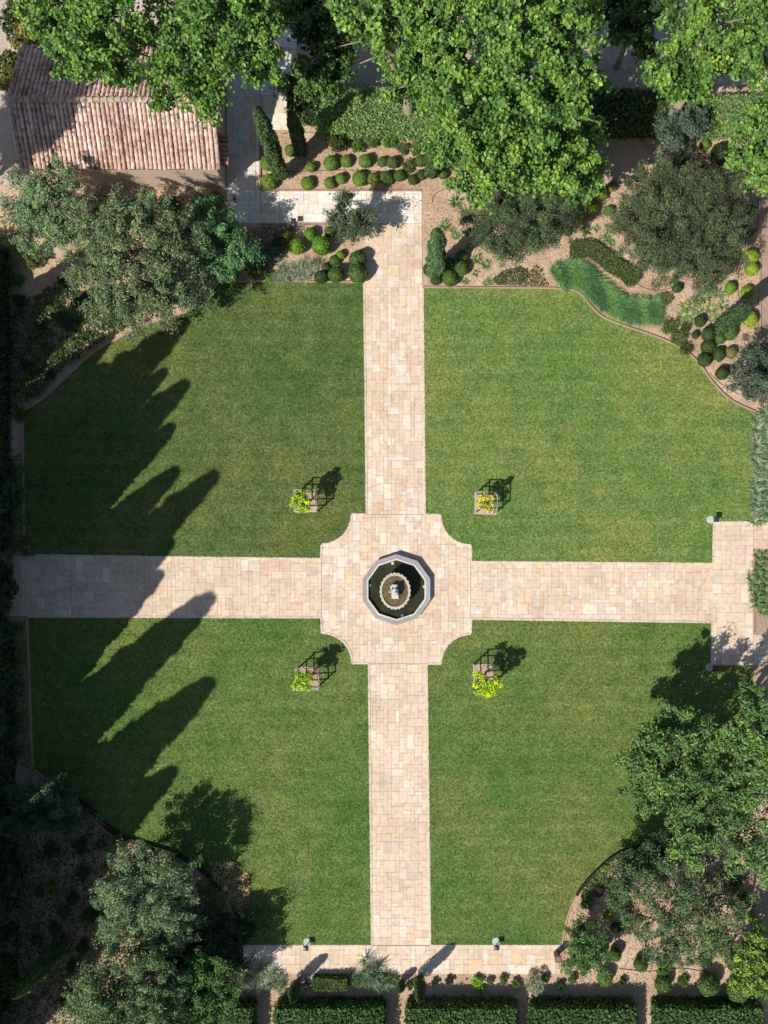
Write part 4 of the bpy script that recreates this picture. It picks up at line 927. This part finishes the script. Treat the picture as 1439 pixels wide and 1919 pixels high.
# ground cover patches
def cover(name, poly, h, label, color, dens=150, s=.07, mat=None, cat='ground cover', asp=.6):
    q = [W(*p)[:2] for p in poly]; a = np.array(q); lo, hi = a.min(0), a.max(0)
    n = int((hi - lo).prod() * dens); P = rng.random((n, 2)) * (hi - lo) + lo; P = P[pip(P, q)]; n = len(P)
    z = h * (.45 + .35 * np.sin(P[:, 0] * 2.3) * np.sin(P[:, 1] * 2.9 + 1)) + rng.random(n) * h * .4 + .05
    P3 = np.c_[P, z]; N = unit(rng.normal(size=(n, 3)) * .6 + [0, 0, 1])
    o = link(name, leaf_mesh(name, P3, N, rng.uniform(.6, 1.3, n) * s, rng.normal(.5, .2, n), asp, mat), None, color)
    return tag(o, label, cat, kind='stuff')
cover('ground_cover', [(922, 522), (940, 510), (968, 503), (986, 512), (988, 539), (925, 536)], .3, 'dark green ground cover by the kerb below the feathery tree', (.06, .09, .035), 260)
cover('ground_cover', [(990, 512), (1000, 500), (1014, 510), (1024, 539), (990, 539)], .25, 'brownish dry ground cover beside the ornamental grass', (.16, .15, .07), 240)
cover('ground_cover', poly_from_line([(1190, 1596), (1150, 1615), (1118, 1645), (1094, 1680)], 13), .3, 'fresh green ground cover inside the curved kerb at lower right', (.09, .15, .04), 260)
cover('ground_cover', [(395, 1615), (440, 1612), (468, 1640), (470, 1690), (450, 1712), (425, 1690), (400, 1650)], .1, 'dry straw coloured ground cover outside the curved kerb at lower left', (.36, .26, .17), 200, mat=LEAF_DRY)
cover('ground_cover', [(370, 1650), (400, 1640), (425, 1680), (420, 1700), (385, 1690)], .3, 'green ground cover inside the curved kerb at lower left', (.1, .15, .04), 220)
cover('ground_cover', [(15, 860), (42, 850), (46, 1035), (22, 1030)], .25, 'low green ground cover left of the kerb by the upper left lawn', (.08, .13, .04), 150)
cover('ground_cover', [(20, 1165), (50, 1165), (60, 1440), (28, 1430)], .3, 'low green ground cover left of the kerb by the lower left lawn', (.08, .13, .04), 150)
cover('ground_cover', [(60, 700), (130, 650), (160, 655), (110, 705), (75, 745), (50, 750)], .25, 'shaded ground cover in the upper left bed by the kerb', (.06, .11, .03), 150)
# ornamental grass band
line = np.array([W(*p)[:2] for p in smooth_line([(1040, 520), (1062, 505), (1085, 512), (1123, 549), (1154, 574), (1195, 582), (1228, 578)], 2)])
n = 9000; k = rng.integers(0, len(line) - 1, n); u = rng.random(n)[:, None]
seg_d = line[k + 1] - line[k]; base2 = line[k] * (1 - u) + line[k + 1] * u; nrm = unit(np.c_[-seg_d[:, 1], seg_d[:, 0]])
off = rng.uniform(-.42, .42, n); base2 = base2 + nrm * off[:, None]
tu = np.round((base2[:, 0] + base2[:, 1] * .5) / .55)
dirxy = nrm * (off + rng.normal(0, .25, n))[:, None] + rng.normal(0, .16, (n, 2)) + [.3, -.42]
D = unit(np.c_[dirxy, np.full(n, .9)])
og = link('ornamental_grass', blades(np.c_[base2, np.full(n, .03)], D, rng.uniform(.7, 1.0, n), np.full(n, .022), rng.uniform(.35, .6, n), .42 + .25 * np.sin(tu * 2.3) + rng.normal(0, .2, n), LEAF, 'ornamental_grass', 4), None, (.115, .225, .095))
tag(og, 'long arching band of tall green ornamental grass along the upper right lawn kerb', 'ornamental grass', kind='stuff')
# spiky plants on the right strips
sp = [(1421 + random.uniform(-3, 16), y + random.uniform(-5, 5)) for y in range(776, 975, 14) for _ in range(2)]
for i, (x, y) in enumerate(sp[:28]):
    side = 'kerb side' if i % 2 == 0 else 'outer side'
    put('agave', AGAVE, 1422 if i % 2 == 0 else 1440, y, random.uniform(17, 21), f'grey green spiky plant above the right pad, {side}, {ORD[i // 2]} from the top', 'agave', 'spiky plants in the strip above the right paved pad', (.17, .23, .15), sz=.9)
for i in range(16):
    y = 1042 + (i // 2) * 13
    side = 'kerb side' if i % 2 == 0 else 'outer side'
    put('agave', AGAVE, 1423 if i % 2 == 0 else 1437, y, random.uniform(13, 17), f'green spiky plant beside the right pad, {side}, {ORD[i // 2]} from the top', 'agave', 'spiky plants in the short strip beside the right paved pad', (.12, .18, .08), sz=.9)

# lower right bed
GB = 'round shrubs in the lower right bed'
for x, y, r, c, lb, ms in [(1146.7, 1670, 9, G_GREY, 'small grey green ball inside the curved kerb', BALLS), (1163, 1692, 9, G_DARK, 'small dark ball beside the open olive crown', BALLS), (1154, 1739, 9, G_DARK, 'small dark ball below the yellow bush', BALLS),
                       (1139, 1718, 12, (.2, .25, .04), 'yellow green bush between dark ones inside the curved kerb', BUSH), (1099, 1692, 15, G_MID, 'dark loose bush nearest the lawn inside the curved kerb', BUSH), (1122, 1672, 13, (.09, .05, .045), 'maroon leaved bush inside the curved kerb', BUSH),
                       (1127.6, 1772, 12, G_MID, 'round ball right of the bright green bush by the bin', BALLS), (1152, 1788, 12.5, G_MID, 'round ball with a long shadow, lower right of its neighbour', BALLS), (1133.6, 1833, 14, (.11, .17, .04), 'yellowish ball on the bed edge below its neighbours', BALLS),
                       (1200, 1806, 13, G_MID, 'green ball on open soil left of the olive', BALLS), (1327, 1845, 19, G_MID, 'large ball at the bed edge below the olive', BALLS), (1375, 1800, 17, G_MID, 'large ball beside the yellow green corner tree', BALLS),
                       (1381, 1855, 20, (.1, .16, .05), 'largest ball under the yellow green corner tree', BALLS), (1242, 1843, 15, G_MID, 'ball at the bed edge left of the large one', BALLS), (1322, 1800, 13, G_DARK, 'dark ball in the middle below the olive', BALLS),
                       (1085, 1780, 20, G_BRIGHT, 'bright green bush just right of the litter bin, upper', BUSH), (1098, 1805, 20, (.09, .17, .04), 'bright green bush right of the litter bin, lower', BUSH), (1108, 1765, 16, (.1, .15, .06), 'pale green bush behind the bright green ones', BUSH),
                       (1245, 1815, 18, (.08, .15, .04), 'green bush among the olive branches at the bottom', BUSH), (1380, 1660, 15, G_MID, 'dark bush under the lowest glossy tree by the side path', BUSH), (1365, 1635, 10, (.13, .2, .03), 'yellow green tuft under the lowest glossy tree', BUSH),
                       (1400, 1690, 16, G_DARK, 'dark bush beside the side path in the lower right', BUSH), (1410, 1720, 10, G_BRIGHT, 'little bright bush on the side path edge at lower right', BUSH),
                       (1176, 1740, 14, G_OLIVE, 'grey green loose bush left of the olive limbs', BUSH_OPEN), (1215, 1620, 22, G_MID, 'dark loose bush inside the kerb below the glossy round tree', BUSH), (1250, 1610, 20, G_DARK, 'darker bush right of the loose one inside the kerb', BUSH)]:
    put('bush' if ms is not BALLS else 'ball_shrub', ms, x, y, r, lb, color=c, group=GB, h=None)
# bottom bed
GT = 'plants in the bed along the bottom walk'
put('lavender', LAV, 700, 1838, 34, 'biggest silvery lavender on the bottom walk with long flower stalks', 'lavender', GT, (.17, .22, .16))
put('lavender', LAV, 675, 1842, 22, 'green lavender clump left half of the biggest lavender', 'lavender', GT, (.11, .18, .08))
put('lavender', LAV, 727, 1844, 22, 'green lavender clump right half of the biggest lavender', 'lavender', GT, (.12, .19, .09))
put('lavender', LAV, 492, 1838, 28, 'silvery spiky shrub at the left end of the bottom walk', 'lavender', GT, (.22, .26, .2))
put('lavender', LAV, 455, 1850, 24, 'pale spiky shrub below the dark bushy tree by the bottom walk', 'lavender', GT, (.2, .25, .18))
put('lavender', LAV, 517, 1846, 20, 'green spiky shrub right of the silvery one at bottom left', 'lavender', GT, (.12, .18, .1))
put('silver_shrub', BUSH_FINE, 1000, 1848, 22, 'silver grey shrub on the bottom bed left of the bin', 'shrub', GT, (.3, .34, .27))
for x, y, r, c, lb in [(894, 1841, 13, (.2, .36, .03), 'brightest lime shrub at the bottom walk, upper lobe'), (901, 1857, 10, (.2, .36, .03), 'brightest lime shrub at the bottom walk, lower lobe'), (944, 1837, 10, (.1, .13, .05), 'small olive green tuft right of the lime shrub'),
                       (968, 1845, 11, G_MID, 'green bush left of the silver grey shrub'), (1021, 1836, 11, G_MID, 'green bush right of the silver grey shrub'), (1049, 1849, 11, G_DARK, 'small dark bush below the litter bin'), (659, 1838, 9, G_MID, 'small green bush between box hedge and lavender'),
                       (572, 1848, 9, G_DARK, 'small dark bush left of the box hedge'), (768, 1848, 9, G_DARK, 'small dark bush between the two little cypresses')]:
    put('bush', BUSH, x, y, r, lb, color=c, group=GT)
# upper left bed in the shade of the cypress row
GS = 'shaded shrubs in the upper left bed'
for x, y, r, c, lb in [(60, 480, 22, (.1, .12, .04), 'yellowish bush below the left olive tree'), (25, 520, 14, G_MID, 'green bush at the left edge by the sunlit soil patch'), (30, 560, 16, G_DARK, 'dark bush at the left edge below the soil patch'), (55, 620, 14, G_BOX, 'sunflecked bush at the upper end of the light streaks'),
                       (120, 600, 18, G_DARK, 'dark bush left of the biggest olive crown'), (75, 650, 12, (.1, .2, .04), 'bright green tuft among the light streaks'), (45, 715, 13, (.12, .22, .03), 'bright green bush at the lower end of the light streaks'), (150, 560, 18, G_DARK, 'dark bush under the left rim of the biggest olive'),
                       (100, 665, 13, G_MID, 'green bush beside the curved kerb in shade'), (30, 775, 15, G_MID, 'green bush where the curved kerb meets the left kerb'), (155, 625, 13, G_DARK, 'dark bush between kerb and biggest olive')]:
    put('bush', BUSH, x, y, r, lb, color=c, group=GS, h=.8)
for i in range(9):
    y = [880, 925, 975, 1010, 1180, 1230, 1290, 1345, 1410][i]
    put('bush', BUSH, 34 + random.uniform(-5, 5), y, random.uniform(9, 15), f'low green bush left of the straight left kerb, {ORD[i]} from the top', color=G_BOX, group='low bushes along the left kerb', h=.6)
put('bush', BUSH, 40, 1030, 16, 'yellow green bush at the left end of the cross walk', color=(.14, .18, .06), h=1.0)
# lower left bed
GW = 'shaded shrubs in the lower left bed'
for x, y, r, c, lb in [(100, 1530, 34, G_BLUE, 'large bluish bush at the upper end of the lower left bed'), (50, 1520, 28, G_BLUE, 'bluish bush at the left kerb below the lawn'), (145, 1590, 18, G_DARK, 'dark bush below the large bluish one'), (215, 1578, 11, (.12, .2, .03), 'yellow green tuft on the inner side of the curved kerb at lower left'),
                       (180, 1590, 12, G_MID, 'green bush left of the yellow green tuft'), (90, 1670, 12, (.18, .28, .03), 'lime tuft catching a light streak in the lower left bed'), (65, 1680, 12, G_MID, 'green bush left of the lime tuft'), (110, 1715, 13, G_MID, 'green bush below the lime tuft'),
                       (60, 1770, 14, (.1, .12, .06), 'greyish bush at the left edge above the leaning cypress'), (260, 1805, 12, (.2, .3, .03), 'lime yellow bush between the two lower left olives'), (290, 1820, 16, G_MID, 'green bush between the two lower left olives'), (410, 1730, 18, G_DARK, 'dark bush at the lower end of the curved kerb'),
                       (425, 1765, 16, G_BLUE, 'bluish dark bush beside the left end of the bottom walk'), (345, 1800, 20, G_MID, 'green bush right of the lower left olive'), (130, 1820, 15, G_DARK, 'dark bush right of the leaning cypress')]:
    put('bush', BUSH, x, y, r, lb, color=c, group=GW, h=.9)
cypress(118, 1768, 6.0, .5, 'slender cypress leaning out over the lower left corner', 6000, color=(.07, .12, .04))
tree('olive_tree', [(90, 1520, 36, 2.4), (130, 1540, 26, 2.2), (50, 1530, 30, 2.2), (110, 1490, 24, 2.2), (160, 1530, 20, 2), (30, 1500, 22, 2)], 'blue green bushy tree in deep shade where the left kerb meets the curved kerb', group=OGp, color=(.08, .12, .08), **dict(OL, clump=.35, r0=.08))
tree('olive_tree', [(400, 1740, 24, 1.1), (432, 1735, 16, .9), (370, 1760, 24, 1.3), (455, 1722, 12, .8)], 'dark scrubby tree straddling the end of the curved kerb at lower left', group=OGp, color=(.05, .075, .035), **dict(OL, clump=.3, r0=.07))
tree('olive_tree', [(330, 1810, 30, 1.8), (300, 1795, 24, 1.7), (370, 1800, 26, 1.5), (395, 1785, 18, 1.4)], 'dark green small tree between the two lower left olives', group=OGp, color=(.06, .1, .035), **dict(OL, clump=.3, r0=.07))
cover('undergrowth', [(20, 1500), (62, 1470), (150, 1505), (215, 1570), (330, 1605), (420, 1700), (448, 1860), (30, 1990)], .45, 'shaded low undergrowth covering the lower left bed', (.055, .08, .033), 58, s=.1)
cover('undergrowth', [(20, 590), (60, 560), (130, 520), (260, 600), (180, 652), (110, 705), (50, 765), (15, 765)], .45, 'shaded low undergrowth in the upper left bed below the olives', (.055, .085, .03), 80, s=.11)
cover('undergrowth', [(8, 370), (60, 400), (60, 470), (30, 560), (5, 600)], .5, 'yellowish green undergrowth at the left edge below the left olive', (.13, .15, .05), 55, s=.1)
cover('undergrowth', [(130, 370), (420, 372), (420, 400), (200, 420)], .4, 'dark undergrowth behind the biggest olive by the house wall', (.06, .09, .03), 40, s=.1)
cover('undergrowth', [(430, 430), (560, 425), (540, 470), (470, 522), (425, 522)], .4, 'dark undergrowth between the bluish olive and the clipped balls', (.06, .09, .035), 90, s=.08)
cover('undergrowth', [(1180, 1600), (1290, 1585), (1400, 1640), (1390, 1700), (1290, 1650), (1200, 1650)], .4, 'dark undergrowth beneath the lowest glossy tree', (.05, .08, .03), 55, s=.09)
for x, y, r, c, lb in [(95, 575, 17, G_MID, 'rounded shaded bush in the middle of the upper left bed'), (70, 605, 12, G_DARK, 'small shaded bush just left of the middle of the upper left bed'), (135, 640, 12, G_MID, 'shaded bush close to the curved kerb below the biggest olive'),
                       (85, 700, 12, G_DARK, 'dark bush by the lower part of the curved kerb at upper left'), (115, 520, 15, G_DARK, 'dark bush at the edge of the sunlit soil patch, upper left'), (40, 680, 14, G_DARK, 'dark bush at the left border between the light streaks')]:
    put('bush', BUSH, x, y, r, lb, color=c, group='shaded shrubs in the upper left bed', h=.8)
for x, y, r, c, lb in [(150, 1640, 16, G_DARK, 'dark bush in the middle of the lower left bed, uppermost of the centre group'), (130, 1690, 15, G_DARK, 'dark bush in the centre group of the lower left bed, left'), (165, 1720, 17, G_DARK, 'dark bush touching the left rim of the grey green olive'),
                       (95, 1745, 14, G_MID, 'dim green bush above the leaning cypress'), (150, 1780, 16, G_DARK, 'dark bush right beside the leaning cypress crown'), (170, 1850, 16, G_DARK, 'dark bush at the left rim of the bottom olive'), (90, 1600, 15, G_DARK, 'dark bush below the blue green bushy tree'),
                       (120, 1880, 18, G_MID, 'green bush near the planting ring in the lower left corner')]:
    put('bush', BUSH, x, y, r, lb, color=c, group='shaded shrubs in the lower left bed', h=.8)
for x, y, r, c, lb in [(920, 1846, 9, G_MID, 'small bush just right of the lime shrub in the bottom bed'), (842, 1846, 10, G_DARK, 'small dark bush between the little cypress and the lime shrub'), (815, 1850, 9, G_DARK, 'small dark bush right of the spindle-shadow cypress'),
                       (1075, 1842, 11, G_MID, 'green bush at the bed corner below the litter bin'), (1170, 1848, 10, G_DARK, 'small dark bush on the bed edge right of the yellowish ball'), (1285, 1846, 12, G_MID, 'green bush on the bed edge left of the largest hedge-side ball')]:
    put('bush', BUSH, x, y, r, lb, color=c, group='plants in the bed along the bottom walk', h=.7)
# dug ring for a young plant, lower left corner
rg = MB().lathe([(.3, 0), (.34, .14), (.44, .14), (.48, 0)], 26, (0, 0, 0), col=(.3, .21, .15)).build('planting_ring', COPING, loc=W(62, 1880)); tag(rg, 'brown stone planting ring in the lower left corner', 'planting ring')

# leaf litter and irrigation hoses
def litter(polys, n, label, z=.02, name='leaf_litter', col=(.24, .15, .09), s0=.02, s1=.06):
    Ps = []
    for p in polys:
        q = [W(*a)[:2] for a in p]; a = np.array(q); lo, hi = a.min(0), a.max(0)
        P = rng.random((int((hi - lo).prod() * n), 2)) * (hi - lo) + lo; Ps.append(P[pip(P, q)])
    P = np.concatenate(Ps); m_ = len(P); P3 = np.c_[P, np.full(m_, z)]
    o = link(name, leaf_mesh(name, P3, unit(rng.normal(size=(m_, 3)) * .3 + [0, 0, 1]), rng.uniform(s0, s1, m_), rng.random(m_), .6, LEAF_DRY), None, col)
    tag(o, label, 'leaf litter', kind='stuff')
litter([[(490, 235), (850, 235), (850, 355), (490, 355)], [(795, 355), (1090, 380), (1420, 240), (1420, 760), (1300, 660), (1120, 560), (1080, 540), (795, 535)]], 26, 'dry fallen leaves scattered on the bare soil of the upper beds')
litter([[(1060, 1600), (1420, 1600), (1420, 1860), (1055, 1860)], [(60, 1500), (450, 1700), (450, 1860), (40, 1860)]], 26, 'dry fallen leaves scattered on the bare soil of the lower beds')
litter([lawn_polys['nw'], lawn_polys['sw'], lawn_polys['se'], lawn_polys['ne']], 1.1, 'sparse fallen leaves and clippings lying on the lawns', .075, col=(.25, .19, .1), s0=.02, s1=.05)
litter([[(683, 419), (790, 419), (806, 1771), (697, 1771)], [(20, 1040), (602, 1048), (602, 1157), (20, 1154)], [(882, 1053), (1411, 1056), (1411, 1166), (882, 1160)], [(455, 1772), (1051, 1772), (1051, 1825), (455, 1825)]], 1.6, 'small bits of leaf debris blown over the paved walks', .036, col=(.22, .15, .09), s0=.012, s1=.035)
litter([[(490, 235), (850, 235), (850, 355), (490, 355)], [(795, 355), (1090, 380), (1420, 240), (1420, 760), (1300, 660), (1120, 560), (1080, 540), (795, 535)]], 22, 'small pale stones scattered on the soil of the upper beds', .03, 'stones', (.3, .25, .2), .015, .05)
litter([[(1060, 1600), (1420, 1600), (1420, 1860), (1055, 1860)], [(60, 1500), (450, 1700), (450, 1860), (40, 1860)]], 20, 'small pale stones scattered on the soil of the lower beds', .03, 'stones', (.3, .25, .2), .015, .05)
hoses = [([(500, 320), (560, 322), (640, 318), (720, 322), (800, 318)], 'thin brown irrigation hose between the front and middle shrub rows'), ([(530, 250), (640, 246), (760, 250), (800, 244)], 'thin irrigation hose along the foot of the pale hedge'),
         ([(810, 380), (812, 365), (830, 355), (870, 350)], 'thin irrigation hose curling near the dark spiky agave'), ([(1160, 500), (1200, 540), (1240, 545), (1262, 538)], 'thin irrigation hose ending at the small dark ball'),
         ([(1300, 280), (1340, 310), (1370, 340), (1395, 400), (1398, 470), (1380, 520), (1385, 560)], 'thin irrigation hose winding through the far right bed'), ([(1330, 700), (1350, 720), (1385, 740)], 'thin irrigation hose beside the bluish tree at the right'),
         ([(1330, 1640), (1370, 1660), (1400, 1640)], 'thin irrigation hose below the lowest glossy tree'), ([(1160, 1815), (1220, 1822), (1270, 1812), (1330, 1822)], 'thin irrigation hose between the balls of the lower right bed')]
for pts, lb in hoses:
    pts = smooth_line(pts, 2)
    o = MB().tube([(*W(*p)[:2], .025) for p in pts], [.018] * len(pts), 5, (.09, .06, .045)).build('irrigation_hose', METAL); tag(o, lb, 'hose', 'irrigation hoses on the soil')
